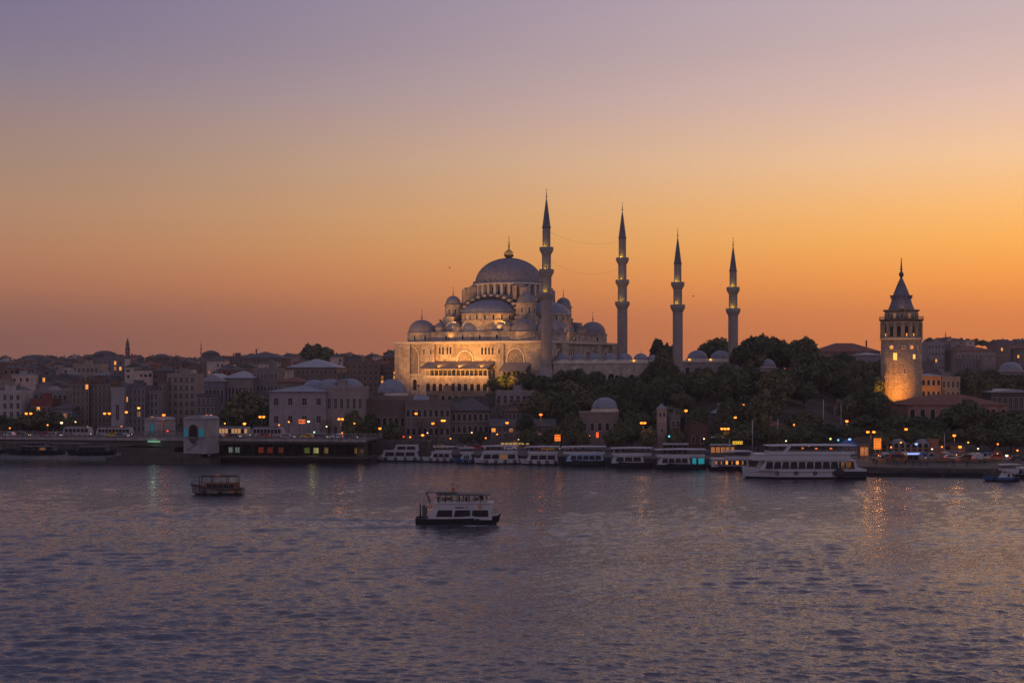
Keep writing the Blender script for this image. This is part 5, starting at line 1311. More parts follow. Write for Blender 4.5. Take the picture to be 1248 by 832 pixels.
def boat(label, px0, px1, yw, face, B=6.5, fb=1.5, hmat=None, decks=(), canopy=None, fend=4, yaw=0, name='ferry', group=None, posts=10, cat='ferry', boot=.35, bow=1.35, mastx=None, low=None, trans=.9):
    d = H*F/(yw-450)+B/2; x0, x1 = PX(px0,d-B/2), PX(px1,d-B/2); Ln = x1-x0
    yaw = yaw or (OWN.uniform(-1.6,1.6) if yw < 580 else 0)
    t = thing(name, label, cat, ((x0+x1)/2, d, 0), (0 if face > 0 else PI)+R(yaw), group)
    sg = -1 if face > 0 else 1                                       # camera side in local y
    hull(t, Ln-.5, B, fb, hmat or WHITEP, bow, boot, trans, low=low)
    for k in range(fend):
        s = .12+.62*k/max(1,fend-1); o = obj('fender', TYRM, t, (-Ln/2+Ln*s, sg*(B/2*.99+.12), fb*.62)); o.rotation_euler = (PI/2,0,0)
    z = fb-.2; last = t
    for dk in decks:
        # (x start, x end as share of the length, height, inset, slants, windows, kind, material)
        a, b_, hh, ins, s0, s1, nw, kind, mt = dk[:9]; wr = dk[9] if len(dk) > 9 else (.22,.84)
        xa_, xb_ = -Ln/2+Ln*a, -Ln/2+Ln*b_; hb = B/2-ins
        if kind == 'cabin':
            q = [(xa_,z),(xb_,z),(xb_-s1,z+hh),(xa_+s0,z+hh)]
            last = MB().xprism(q, -hb, hb).build('cabin', mt or WHITEP, t)
            MB().box(xa_+s0-.35, xb_-s1+.35, -hb-.2, hb+.2, z+hh, z+hh+.16).build('deck_edge', mt or WHITEP, last)
            wz0, wz1 = z+hh*wr[0], z+hh*wr[1]
            for k in range(nw):
                f0, f1 = (k+.04)/nw, (k+.96)/nw
                lo = xa_+s0*.6+.5; hi = xb_-s1*.6-.5
                g0, g1 = lo+(hi-lo)*f0, lo+(hi-lo)*f1
                parallelo(g0, g1, wz0, wz1, s0*.28*(1-f0)+0, -s1*.28*f1, sg*(hb+.01), sg, GLASS if OWN.random() > .03 or yw > 580 else emat('boat_cabin_glow',(1,.36,.1),.13), 'window', last)
        else:                                                        # open deck: parapet, posts, roof
            last = MB().box(xa_, xb_, -hb, hb, z, z+.12).build('open_deck', mt or WHITEP, t)
            m = MB(); ph = dk[9] if len(dk) > 9 else .75; m.box(xa_, xb_, -hb, -hb+.08, z+.1, z+ph); m.box(xa_, xb_, hb-.08, hb, z+.1, z+ph); m.box(xa_,xa_+.08,-hb+.08,hb-.08,z+.1,z+ph); m.box(xb_-.08,xb_,-hb+.08,hb-.08,z+.1,z+ph); m.build('parapet', mt or WHITEP, last)
            m = MB()
            for k in range(posts+1):
                x = xa_+.1+(xb_-xa_-.2)*k/posts
                for y in (-hb+.05, hb-.05): m.tube((x,y,z+.1),(x,y,z+hh),.06,None,5)
            for y in (-hb+.05, hb-.05): m.tube((xa_,y,z+1.05),(xb_,y,z+1.05),.03,None,4)
            m.build('post', METAL, last)
            m = MB(); m.xprism([(xa_-.5,z+hh),(xb_+.5,z+hh-.1),(xb_+.5,z+hh+.02),((xa_+xb_)/2,z+hh+.22),(xa_-.5,z+hh+.12)], -hb-.15, hb+.15); m.build('canopy', canopy or CANV, last)
            bn = MB(); bn.box(-.9,.9,-.2,.2,.38,.45); bn.box(-.9,.9,.15,.22,.45,.85); bn.box(-.8,-.7,-.15,.15,0,.38); bn.box(.7,.8,-.15,.15,0,.38); bm = bn.mesh('bench',[WOOD])
            for k in range(max(2,int((xb_-xa_)/3))): obj('bench', bm, last, (xa_+1.5+3*k*(xb_-xa_-3)/max(3,(3*(int((xb_-xa_)/3)-1))), sg*(hb-.9), z+.12))
            if nw:                                                   # glazed wheelhouse at the bow end
                wx0, wx1 = xb_-nw, xb_-.2; q = [(wx0,z+.1),(wx1,z+.1),(wx1-.5,z+hh-.12),(wx0,z+hh-.12)]
                wh_ = MB().xprism(q, -hb*.62, hb*.62).build('wheelhouse', WHITEP, last)
                parallelo(wx0+.3, wx1-.45, z+hh*.42, z+hh*.85, 0, -.2, sg*(hb*.62+.01), sg, GLASS, 'window', wh_)
        z += hh+.12
    m = MB(); mx = -Ln/2+Ln*(mastx if mastx is not None else .6); m.tube((mx,0,z-.3),(mx,0,z+2.4),.07,.04); m.tube((mx-.5,0,z+1.7),(mx+.5,0,z+1.7),.03); m.build('mast', METAL, t)
    m = MB()
    for k in range(7):
        s = .74+.24*k/6; x = -Ln/2+Ln*s; b2 = B/2*(1-max(0,(s-.55)/.45)**2.4*.98)*.9; zz_ = fb*(1+(bow-1)*max(0,(s-.35)/.65)**2)
        for sy in (-1,1):
            m.tube((x,sy*b2,zz_-.1),(x,sy*b2,zz_+.85),.03,None,4)
            if k < 6:
                s2 = .74+.24*(k+1)/6; x2 = -Ln/2+Ln*s2; b3 = B/2*(1-max(0,(s2-.55)/.45)**2.4*.98)*.9; z3 = fb*(1+(bow-1)*max(0,(s2-.35)/.65)**2)
                m.tube((x,sy*b2,zz_+.85),(x2,sy*b3,z3+.85),.03,None,4)
    m.build('bow_rail', METAL, t)
    return t, Ln, d
CAB = lambda a,b,n,h=2.3,ins=.35,s0=.5,s1=1.2,m=None: (a,b,h,ins,s0,s1,n,'cabin',m)
OPN = lambda a,b,w=0,h=2.1,ins=.4,m=None: (a,b,h,ins,0,0,w,'open',m)
boat('white two-deck ferry with a slanted bow cabin, first of the moored row by the bridge', 455.5, 513, 562, -1, 5.5, 1.4, None, (CAB(.06,.86,3,2.0), CAB(.05,.6,2,1.6,.6)), None, 4)
boat('low white passenger boat moored second from the bridge', 514, 555, 563, -1, 4.5, 1.3, None, (CAB(.1,.8,3,1.8), OPN(.1,.62,0,1.7)), None, 4)
boat('small blue passenger boat moored between two white boats', 553, 579, 564.5, -1, 4.0, 1.3, BLUEP, (CAB(.15,.75,3,1.7), OPN(.1,.7,0,1.7)), None, 3)
boat('white two-deck ferry with a full glazed lower deck, right of the small blue boat', 578, 634, 565.5, -1, 5.5, 1.4, None, (CAB(.04,.9,4,2.1), OPN(.06,.8,2.2,2.0)), None, 4)
boat('white two-deck ferry with an arched rear window, next right of the fully glazed one', 634, 683, 566.5, -1, 5.5, 1.4, None, (CAB(.05,.86,3,2.1), OPN(.05,.82,2.2,2.0)), None, 4)
boat('dark-hulled ferry with pale blue upper works, under a thin flat canopy, middle of the row', 681, 739, 568, -1, 6, 1.7, NAVY, (CAB(.05,.85,5,2.0,m=pmat('pale_blue_paint',(.25,.36,.52),.4,.5,stain=.3,var=.1)), OPN(.03,.9,0,2.1)), None, 4)
boat('dark-hulled ferry with a white glazed deck and orange lights aft, seventh of the row', 738, 797, 570, -1, 6, 1.6, NAVY, (CAB(.2,.88,3,2.1), OPN(.05,.85,2.4,2.1)), None, 4)
tcy = boat('dark-hulled ferry with glowing turquoise windows aft', 796, 862, 571.5, -1, 6, 1.5, NAVY, (CAB(.3,.92,4,2.1), OPN(.04,.92,0,2.1)), None, 4)
t, Ln, d = tcy
for a, b_, c in ((.05,.16,(.02,.6,.9)),(.2,.27,(.02,.6,.85))):
    m = MB(); m.box(-Ln/2+Ln*a,-Ln/2+Ln*b_,2.45,2.55,1.5,3.2); m.build('lit_panel', emat('turquoise_panel',(.01,.42,.55),.4), t)
brg = boat('low dark pontoon boat with yellow lit windows, left of the big white ferry', 862, 916, 573, -1, 6, 1.2, NAVY, (CAB(.06,.9,7,2.2,.3,.2,.4), OPN(.02,.55,0,2.0)), None, 3, name='pontoon_boat')
t, Ln, d = brg
for k in range(6):
    x = -Ln/2+Ln*(.2+.12*k); w2 = (.25,.4,.15,.3,.2,.35)[k]; m = MB(); m.box(x-w2,x+w2,2.72,2.8,1.7,2.7); m.build('lit_window', LITWIN if k in (1,3) else LITDIM, t)
# the big white ferry on the right
bigf, bL, bd_ = boat('big white two-deck ferry with a long window band and dark round fenders, right quay', 908, 1058, 583.5, -1, 8, 2.5, None,
   ((.07,.88,2.5,.35,1.0,1.6,11,'cabin',None,(.14,.9)), (.14,.93,1.5,.15,.2,.8,0,'cabin',None), OPN(.1,.8,0,2.2,.5)), None, 5, boot=.5, bow=1.25, mastx=.78)
m = MB(); m.box(-bL/2+.2, -bL/2+bL*.225, 4.02, 4.1, .6, 2.0); m.build('dark_stern_panel', NAVY, bigf)
m = MB(); m.lathe([(.3,-.4),(1.25,-.4),(1.3,0),(1.25,.4),(.3,.4)], 18); o = m.build('stern_fender', TYRE, bigf, (-bL/2+bL*.235, 4.4, 1.6)); o.rotation_euler = (PI/2,0,0)
m = MB(); m.box(-bL/2+bL*.03, -bL/2+bL*.97, 4.0, 4.06, 1.75, 1.87); m.build('rub_rail', pmat('brown_rail',(.12,.06,.04),.6), bigf)
m = MB(); m.xprism([(bL*.16,6.55),(bL*.205,6.55),(bL*.145,9.0),(bL*.115,9.0)], 3.52, 3.62); m.build('slanted_strut', WHITEP, bigf)
for s, zc in ((.02,7.9),(-.09,7.8),(-.21,7.8)):
    m = MB(); m.box(bL*s-.3,bL*s+.3,2.2,2.5,zc,zc+.35); m.build('deck_lamp', emat('deck_lamp',(1,.2,.03),.9), bigf)
for k in (0,1): 
    m = MB(); m.box(-bL/2+bL*(.135+.05*k),-bL/2+bL*(.165+.05*k),3.66,3.72,2.9,4.5); m.build('lit_doorway', LITDIM, bigf)
# boats at the right edge
boat('small dark blue work boat with a pale cabin at the right edge', 1201, 1244, 586.5, -1, 4, 1.0, BLUEP, (CAB(.2,.5,2,1.7), OPN(.02,.5,0,1.6)), None, 2, name='work_boat', cat='boat')
boat('pale-topped small boat cut off by the right edge', 1226, 1275, 583, -1, 4, 1.1, NAVY, (CAB(.15,.8,4,1.8),), None, 2, name='work_boat', cat='boat')
# boats seen under the left half of the bridge
for lb, a, b_, yw, hm in (('dark workboat tied behind the two long boats under the bridge',20,62,548.5,NAVY),('low dark hull behind the lit boat under the bridge',100,132,549,NAVY),('long low dark boat under the left end of the bridge',6,76,553.5,NAVY),('long dark boat with a lit cabin under the bridge, next to the pier',79,139,554,NAVY),('dark white-topped boat far left under the bridge',-40,5,552.5,NAVY)):
    boat(lb, a, b_, yw, -1, 4.5, 1.3, hm, (CAB(.15,.8,5,1.5,m=pmat('faded_dark_paint',(.09,.085,.09),.7,.2,var=.3,scale=.6)),), None, 3, name='moored_boat', cat='boat')
# ferry under way, near
nf, nL, nd = boat('white ferry with a dark hull under way in the middle of the water', 504.5, 609, 640, 1, 4.6, 1.35, WHITEP,
   (( .12,.86,2.35,.25,1.1,.15,3,'cabin',None), (.24,.85,1.9,.35,0,0,1.7,'open',None)), CANV, 2, low=None, hmat=NAVY, bow=1.75, posts=7, mastx=.44) if False else boat('white ferry with a dark hull under way in the middle of the water', 504.5, 609, 640, 1, 4.6, 1.2, NAVY,
   (( .15,.91,3.0,.22,1.7,.1,3,'cabin',None,(.2,.61)), (.29,.85,1.5,.35,0,0,1.6,'open',None,.22)), pmat('dark_canopy',(.09,.085,.09),.7,.2,var=.2,scale=.6), 3, bow=1.7, posts=8, mastx=.44)
m = MB(); zz0 = 1.0+1.95
for k, (x, w_) in enumerate(((0,.2),(.24,.16),(.44,.18),(.66,.16),(.86,.14),(1.04,.18),(1.26,.16),(1.46,.14),(1.95,.22))):
    m.box(x-.3, x-.3+w_, -2.3+.22-.04, -2.3+.22, zz0+.22, zz0+.46 if k % 3 else zz0+.5)
m.build('name_lettering', pmat('lettering_black',(.015,.015,.018),.5), nf)
for sy in (-1,1):
    vs = []
    for k in range(13):
        q = .52+.46*k/12; x = -nL/2+(nL-.5)*q+.25; b2 = 2.3*(1-max(0,(q-.55)/.45)**2.4*.98)+.03; zt = 1.2*(1+.7*max(0,(q-.35)/.65)**2); rk = .45*max(0,(q-.55)/.45)**2
        vs += [(x+rk,sy*b2,zt-.28*(k/12)),(x+rk,sy*b2,zt+.32),(x+rk,sy*(b2-.1),zt+.32)]
    m = MB(); m.add(vs, [(3*k+j,3*k+3+j,3*k+4+j,3*k+1+j) for k in range(12) for j in (0,1)]); m.build('bulwark', WHITEP, nf)
m = MB()
for k in range(9): m.tube((nL*(-.2+.068*k),-1.95,4.0),(nL*(-.2+.068*k),-1.95,4.75),.03,None,4)
m.tube((-nL*.2,-1.95,4.75),(nL*.345,-1.95,4.75),.035,None,4); m.build('deck_rail', METAL, nf)
for fx_ in (-.31,.27):
    o = obj('life_ring', MB().lathe([(.22,-.07),(.36,-.07),(.38,0),(.36,.07),(.22,.07),(.22,-.07)],14,caps=False).mesh('life_ring',[pmat('orange_ring',(.5,.12,.03),.6)]), nf, (nL*fx_,-2.12,3.45)); o.rotation_euler=(PI/2,0,0)
m = MB(); m.box(-nL*.37, nL*.0, -1.2, 1.2, 5.95, 6.03); m.build('bimini', MATS['dark_canopy'], nf)
m = MB(); m.tube((-nL*.32,-1.6,4.0),(-nL*.36,-1.1,5.97),.08); m.tube((-nL*.32,1.6,4.0),(-nL*.36,1.1,5.97),.08); m.build('slanted_post', METAL, nf)
m = MB(); m.tube((-nL*.06,0,5.6),(-nL*.06,0,7.0),.05); m.build('flagstaff', METAL, nf)
m = MB(); m.add([(0,0,0),(.55,.1,.05),(.5,.02,.75),(0,0,.7)],[(0,1,2,3),(3,2,1,0)]); m.build('flag', pmat('orange_red_flag',(.45,.12,.04),.8), nf, (-nL*.06,0,6.1))
m = MB(); m.tube((-nL*.43,-1.2,1.2),(-nL*.43,-1.2,4.0),.16); m.build('stern_mast', METAL, nf)
m = MB(); m.box(-nL*.405,-nL*.35,-1.7,-1.0,1.2,3.4); m.box(-nL*.40,-nL*.375,-1.4,-.6,3.4,3.8); m.build('stern_gear', METAL, nf)
m = MB(); m.ball((nL*.475,0,1.9),.3,8); m.tube((nL*.46,0,1.8),(nL*.51,0,1.6),.1); m.build('anchor', METAL, nf)
# small open wooden boat
sb, sL, sd_ = boat('small old wooden boat with a bare canopy frame, alone on the water at left', 231.5, 296, 603, -1, 3.6, 1.45, RUST, ((.12,.74,1.45,.3,.1,.1,5,'cabin',WOOD),), None, 3, name='wooden_boat', cat='boat', bow=1.75, mastx=.45, trans=.95)
m = MB()
for sy in (-1.3,1.3):
    for k in (.12,.32,.6,.83):
        x = -sL/2+sL*k; m.tube((x,sy,1.0),(x,sy,4.25),.12,None,5)
    m.tube((-sL/2+sL*.12,sy,4.25),(-sL/2+sL*.83,sy,4.25),.12,None,5); m.tube((-sL/2+sL*.12,sy,2.85),(-sL/2+sL*.83,sy,2.85),.05,None,5)
for k in (.12,.83): m.tube((-sL/2+sL*k,-1.3,4.25),(-sL/2+sL*k,1.3,4.25),.07,None,5)
m.build('canopy_frame', pmat('dark_wood',(.05,.028,.018),.6,var=.3,scale=2), sb)
m = MB(); m.box(-.5,.5,-.25,.25,4.32,4.6); m.build('life_ring_box', pmat('orange_float',(.6,.2,.04),.6), sb)
vs = []
for k in range(15):
    q = k/14; x = -sL/2+(sL-.5)*q+.25; b2 = 1.8*(1-max(0,(q-.55)/.45)**2.4*.98)*(1-.05*max(0,(.12-q)/.12))+.05; zt = 1.45*(1+.75*max(0,(q-.35)/.65)**2); rk = .45*max(0,(q-.55)/.45)**2
    vs += [(x+rk,b2*.97,zt-.38),(x+rk,b2+.06,zt-.3),(x+rk,b2+.06,zt+.02),(x+rk,b2-.08,zt+.06)]
m = MB(); m.add(vs, [(4*k+j,4*k+j+1,4*k+5+j,4*k+4+j) for k in range(14) for j in (0,1,2)]); m.build('gunwale', MATS['dark_wood'], sb)
for k,fx_ in enumerate((-2.6,-.8,1.2,2.4)):
    m = MB(); m.lathe([(.3,2.4),(.28,2.9),(.12,3.05)],8,fx_,.6*(-1)**k); m.box(fx_-.5,fx_+.5,.2,.9,2.3,2.6); m.build('bundle', MATS['dark_wood'], sb)
m = MB(); m.box(-sL*.2,sL*.28,-1.0,1.0,2.75,2.87); m.build('cabin_roof', RUST, sb)
m = MB(); m.box(-sL*.45,-sL*.25,1.78,1.84,.5,1.0); m.build('orange_band', pmat('worn_orange_paint',(.3,.13,.05),.7,var=.3,scale=2), sb)
# foam along the moving ferry
def foam(label, cx, cy, pts, seed):
    rr = random.Random(seed); m = MB()
    for x, y, r in pts:
        for _ in range(9):
            a, b_ = rr.gauss(0, r), rr.gauss(0, r*.35); s = rr.uniform(.08,.26)
            m.lathe([(s,0),(s*.8,.05),(.01,.1)], 6, cx+x+a, cy+y+b_)
    return m
m = foam('', PX(557,nd), nd-2.6, [(-5+k*.7,-.35-.02*k,.5) for k in range(19)], 3)
FOAM = pmat('sea_foam', (.3,.34,.42), .9)
tag(m.build('foam', FOAM), 'thin pale foam along the waterline of the ferry under way', 'foam', None, 'stuff')

# quay clutter on the right: long dark pontoons and canvas stalls
for lb, a, b_, yw in (('long low dark pontoon tied along the right quay, below the glowing sign',1061,1138,580.5),('low dark pontoon with stacked crates along the right quay, under the pair of lamps',1139,1199,581)):
    d = H*F/(yw-450); x0, x1 = PX(a,d), PX(b_,d); t = thing('pontoon', lb, 'pontoon', ((x0+x1)/2,d,0), -.06); w = x1-x0
    m = MB(); m.box(-w/2,w/2,0,3.6,-.6,.95); m.box(-w/2-.1,w/2+.1,-.12,3.7,.95,1.1); m.build('deck', NAVY, t)
    m = MB()
    for k in range(int(w/2.2)): m.tube((-w/2+.3+2.2*k,.1,1.1),(-w/2+.3+2.2*k,.1,1.95),.05,None,4)
    m.box(-w/2,w/2,.07,.13,1.9,1.97); m.build('railing', METAL, t)
    for k in range(int(w/4.5)):
        o = obj('fender', TYRM, t, (-w/2+2+4.5*k,-.16,.5)); o.rotation_euler=(PI/2,0,0)
CW = [pmat('stall_canvas_red',(.2,.05,.035),.9,var=.2,scale=1), pmat('stall_canvas_cream',(.32,.28,.22),.9,var=.2,scale=1), pmat('stall_canvas_blue',(.06,.09,.16),.9,var=.2,scale=1)]
for k, px in enumerate((1071,1079,1087,1096,1104,1127,1145,1153,1166,1174,1187,1204,1216)):
    d = 396+(k*7 % 5); x = PX(px,d); t = thing('market_stall', '%s canvas stall on the right quay %s' % (('red','cream','blue')[k % 3], 'near the glowing sign' if px < 1108 else ('between the kiosk and the pair of lamps' if px < 1160 else 'toward the right edge')), 'stall', (x,d,ground_z(x,d)+.35), OWN.uniform(-.2,.2), 'stalls on the right quay')
    m = MB()
    for sx in (-1.2,1.2):
        for sy in (0,1.8): m.tube((sx,sy,0),(sx,sy,2.2),.04,None,5)
    m.build('post', METAL, t)
    m = MB(); m.hip(-1.3,1.3,-.1,1.9,2.2,2.75,.2,t=.06); m.build('canopy', CW[k % 3], t)
    m = MB(); m.box(-1.2,1.2,-.1,.5,.2,.95); m.build('counter', WOOD, t)
    if k % 4 == 0:
        MB().ball((0,.4,2.0),.14,8).build('lamp_bulb', emat('stall_bulb',(1,.4,.08),2), t)
        ld = bpy.data.lights.new('stall_light','POINT'); ld.energy = 55; ld.color = (1,.45,.12); ld.shadow_soft_size = .2; obj('stall_light', ld, t, (0,-.5,1.8))
# ------------------------------------------------------------------ street lamps
ORG = (1,.40,.06)
LAMPM = {'o': emat('sodium_lamp', (1,.17,.013), 4.5), 'r': emat('red_orange_lamp', (1,.11,.009), 5.5), 'w': emat('white_lamp', (1,.72,.42), 2.2), 'b': emat('blue_white_lamp', (.3,.5,1), 1.5), 'y': emat('yellow_lamp', (1,.25,.02), 4.0)}
LCOL = {'o': (1,.42,.08), 'r': (1,.25,.05), 'w': (1,.8,.55), 'b': (.45,.6,1), 'y': (1,.62,.15)}
HEAD = {}
def lamp(label, pxs, py, d, kind='o', e=700, zb=None, r=.42, group='street lamps', point=True, name='street_lamp'):
    xs_ = [PX(p,d) for p in pxs]; cx = sum(xs_)/len(xs_); zh = PZ(py,d); gz = ground_z(cx,d) if zb is None else zb
    t = thing(name, label, 'street lamp', (cx,d,gz), 0, group); h = zh-gz
    m = MB(); m.tube((0,0,-.5),(0,0,h-.1),.15,.09,8); m.lathe([(.24,-.3),(.24,.7),(.17,.8)],8); m.build('pole', METAL, t)
    for x in xs_:
        dx = x-cx
        if abs(dx) > .05:
            m = MB(); m.tube((0,0,h-.35),(dx,0,h+.3),.06); m.build('arm', METAL, t)
        k = (kind, round(r,2))
        if k not in HEAD:
            q = MB(); q.ball((0,0,0),r,10,sz=.75); HEAD[k] = q.mesh('lamp_head',[LAMPM[kind]])
        hd = obj('lamp_head', HEAD[k], t, (dx,0,h))
        m = MB(); m.lathe([(r*.85,.24),(r*.5,.42),(.02,.46)],8); m.build('hood', METAL, hd)
        if point and e >= 1500:
            ld = bpy.data.lights.new('lamp_light','POINT'); ld.energy = .075*e/len(pxs); ld.color = LCOL[kind]; ld.shadow_soft_size = .5; obj('lamp_light', ld, t, (dx,-.1,h-.95))
    return t
for lb, pxs, py, d, kd, e, zb in [
 ('twin-headed orange lamp at the left end of the bridge',(32,37.5),503.7,455,'o',900,ZD),
 ('twin-headed orange lamp on the bridge left of the plain tower house',(127.5,133.2),503.7,452,'o',900,ZD),
 ('single glaring red-orange lamp between the two bridge towers',(199.5,),505.5,458,'r',1500,ZD),
 ('twin-headed lamp just right of the arched bridge tower',(252,257),506.2,452,'o',900,ZD),
 ('twin-headed lamp on the right half of the bridge, left of the pale hip-roofed building',(317,321.3),507.8,448,'o',900,ZD),
 ('tall bright twin-headed lamp at the right end of the bridge, before the pale columned wing',(413.2,417.3),510.5,462,'o',2200,None),
 ('orange lamp on a tall post in front of the long plain front',(507,),503.7,478,'o',1200,None),
 ('bright twin lamp in front of the long plain front, right of its bare trees',(539,541.5),512.3,476,'y',1200,None),
 ('small orange lamp left of the bright twin lamp in front of the long plain front',(527.5,),515.7,478,'o',500,None),
 ('lamp standing before the mansard roofed house',(618,),515,474,'o',900,None),
 ('brightest orange lamp above the glowing waterfront front, beneath the olive tree',(659,),505,480,'r',1800,None),
 ('white lamp left of the domed waterfront building',(684,),518,472,'w',900,None),
 ('twin-headed lamp between the domed building and the square tower',(781.8,785.8),515.2,444,'o',1600,None),
 ('tall lamp just right of the square stone tower',(836,),500.2,446,'o',1300,None),
 ('triple-headed lamp right of the brick ruin',(879.8,883.6,887.5),522.2,440,'o',1500,None),
 ('dim white lamp post behind the big white ferry bow',(902.5,),527.5,440,'w',250,None),
 ('lone orange lamp in front of the dark wood, over the big white ferry',(968.5,),517.3,446,'o',600,None),
 ('bright orange lamp below the roofless stone house',(1032,),513,462,'o',1500,None),
 ('small orange lamp at the roofless stone house roofline',(1036.5,),496.5,501,'o',500,None),
 ('twin-headed lamp beside the glowing sign on the right quay',(1057.6,1065),526.2,408,'o',2200,None),
 ('orange lamp in the trees above the domed market',(1104.3,),522.8,440,'o',500,None),
 ('upper orange lamp in front of the right quay trees',(1163,),530.4,432,'o',1500,None),
 ('lower orange lamp in front of the right quay trees',(1170,),544.2,420,'o',1500,None),
 ('white lamp at the far right quay',(1227,),555,415,'w',400,None),
 ('blue-white lamp over the domed market',(1116.7,),540.8,418,'b',500,None),
 ('blue-white lamp over the blue sheet roof',(1035.5,),535,416,'b',350,None),
 ('lamp glinting in the wood left of the big ferry',(896,),508.5,466,'o',250,None),
 ('faint lamp on the slope above the big white ferry',(907,),493.5,474,'o',350,None),
 ('small lamp above the bridge left of the plain tower house',(154,),502,500,'o',200,None),
 ('small yellow lamp on the bank left of the plain tower house',(169,),497,520,'y',200,None),
 ('orange globe lamp low on the bridge approach, third along',(298,),516,455,'y',300,ZD),
 ('white globe lamp before the pale hip-roofed building',(376,),513.5,468,'w',400,None),
 ('red and orange neon lamp left of the olive tree shore buildings',(463,),521.8,474,'o',350,None),
 ('small orange lamp low on the road, left of the twin lamp',(515,),530,470,'o',250,None),
 ('white lamp on the bridge left end, low one',(75,),515,458,'w',250,ZD)]:
    lamp(lb, pxs, py, d, kd, e, zb, .46 if len(pxs) > 1 or kd in 'wb' else .52)
for k, px in enumerate((12,58,92,148,274,286,340,352,398,432,447,470,480,500,521,549,566,575,592,606,632,648,667,692,718,765,858,872,924,958,986,1006,1072,1086,1098,1136,1148,1180,1192,1216,1240)):
    on_b = px < 440; d = 457 if on_b else shore(PX(px,430))+(30+(k*5 % 9)); zb = ZD if on_b else ground_z(PX(px,d),d)
    zone = 'on the bridge' if on_b else ('along the road behind the moored ferries' if px < 800 else 'along the right quay')
    lamp('small %s globe lamp on a short post %s' % (('warm orange','yellow','white')[k % 3], zone), (px,), 450-(zb+(2.6+(k*7 % 5)*.5)-H)*F/d, d, 'oyw'[k % 3], 0, zb, .26, 'small globe lamps '+zone, False)
# small coloured lights on posts (traffic lights, globes)
for lb, px, py, d, col in [('red traffic signal on the road before the long plain front',492,532,472,(1,.03,.03)),('red signal lamp behind the moored ferries, below the domed building',710,540,452,(1,.03,.02)),('red traffic signal on the bridge between its towers',204.3,525,456,(1,.06,.02)),('red signal on the right half of the bridge',300.5,528,452,(1,.08,.02)),('turquoise signal beside the square tower',815.5,531.5,444,(.1,.7,.9)),('turquoise signal behind the big white ferry',1021.5,536,418,(.1,.5,1)),('yellow green signal behind the big white ferry',1012,534.5,418,(.8,.9,.2)),('blue signal lamp on the bank right of the arched bridge tower',264,517.5,456,(.15,.4,1)),('green globe on the bridge end before the pale columned wing',383,526.5,452,(.45,.9,.4)),('orange signal disc at the end of the bridge',417,527.5,450,(1,.25,.03))]:
    x = PX(px,d); gz = ZD if px < 440 else ground_z(x,d); t = thing('signal_post', lb, 'signal', (x,d,gz), 0, 'signals along the shore'); h = PZ(py,d)-gz
    m = MB(); m.tube((0,0,-.3),(0,0,h),.06); m.build('pole', METAL, t)
    m = MB(); m.box(-.26,.26,-.02,.2,h-.45,h+.45); m.build('housing', METAL, t)
    m = MB(); m.ball((0,-.1,h),.3,8); m.build('lens', emat('signal_%d'%px, col, 1.5), t)
# glowing signs, kiosks
def board(label, px0, px1, y0, y1, d, col, st, rows, posts=True, e=600):
    x0, x1 = PX(px0,d), PX(px1,d); cx=(x0+x1)/2; gz = ground_z(cx,d); t = thing('sign_board', label, 'sign', (cx,d,gz)); w = x1-x0; z1, z0 = PZ(y0,d)-gz, PZ(y1,d)-gz
    m = MB(); m.box(-w/2-.12,w/2+.12,0,.3,z0-.12,z1+.12)
    for s in (-1,1): m.box(s*w*.3-.09,s*w*.3+.09,.05,.25,-.5,z0)
    m.build('frame', METAL, t)
    m = MB(); m.box(-w/2,w/2,-.06,-.01,z0,z1); m.build('lit_panel', emat('sign_%d'%px0, col, st), t)
    rr = random.Random(px0); m = MB()
    for r in range(rows):
        zz_ = z0+(z1-z0)*(r+.3)/rows; x = -w/2+.2
        while x < w/2-.3:
            ww = rr.uniform(.15,.45); m.box(x,min(x+ww,w/2-.1),-.1,-.07,zz_,zz_+(z1-z0)/rows*.42); x += ww+rr.uniform(.1,.3)
    m.build('marking', pmat('sign_marking',(.1,.03,.01),.7), t)
    if e > 400:
        ld = bpy.data.lights.new('sign_light','POINT'); ld.energy = .12*e; ld.color = (1,.4,.08); ld.shadow_soft_size = 1; obj('sign_light', ld, t, (0,-1.6,z0-.3))
board('bright orange lit board with four rows of dark marks on the right quay', 1065, 1073.8, 534, 547, 404, (1,.22,.02), 1.2, 4, e=1100)
board('round-cornered glowing orange sign behind the moored ferries, under the brightest lamp', 676, 683, 529.5, 537, 458, (1,.2,.015), 1.2, 2, e=500)
board('tall narrow red-orange neon sign in front of the arched hall', 472.3, 475.6, 516, 529, 472, (1,.13,.02), 1.5, 5, e=500)
board('small red-orange sign on a post left of the domed building wall', 726.5, 729.5, 526.5, 533, 455, (1,.12,.02), 1.3, 2, e=300)
board('small yellow-orange shop sign beneath the domed building', 751, 753.5, 528, 533, 455, (1,.45,.05), 1.4, 1, e=250)
board('yellow lit strip sign on the landing behind the pontoon boat', 893, 905, 537.5, 541, 426, (1,.6,.03), .9, 1, e=300)
board('red flag-shaped neon sign before the pale hip-roofed building', 364, 372, 511, 516, 470, (1,.2,.05), .9, 1, e=200)
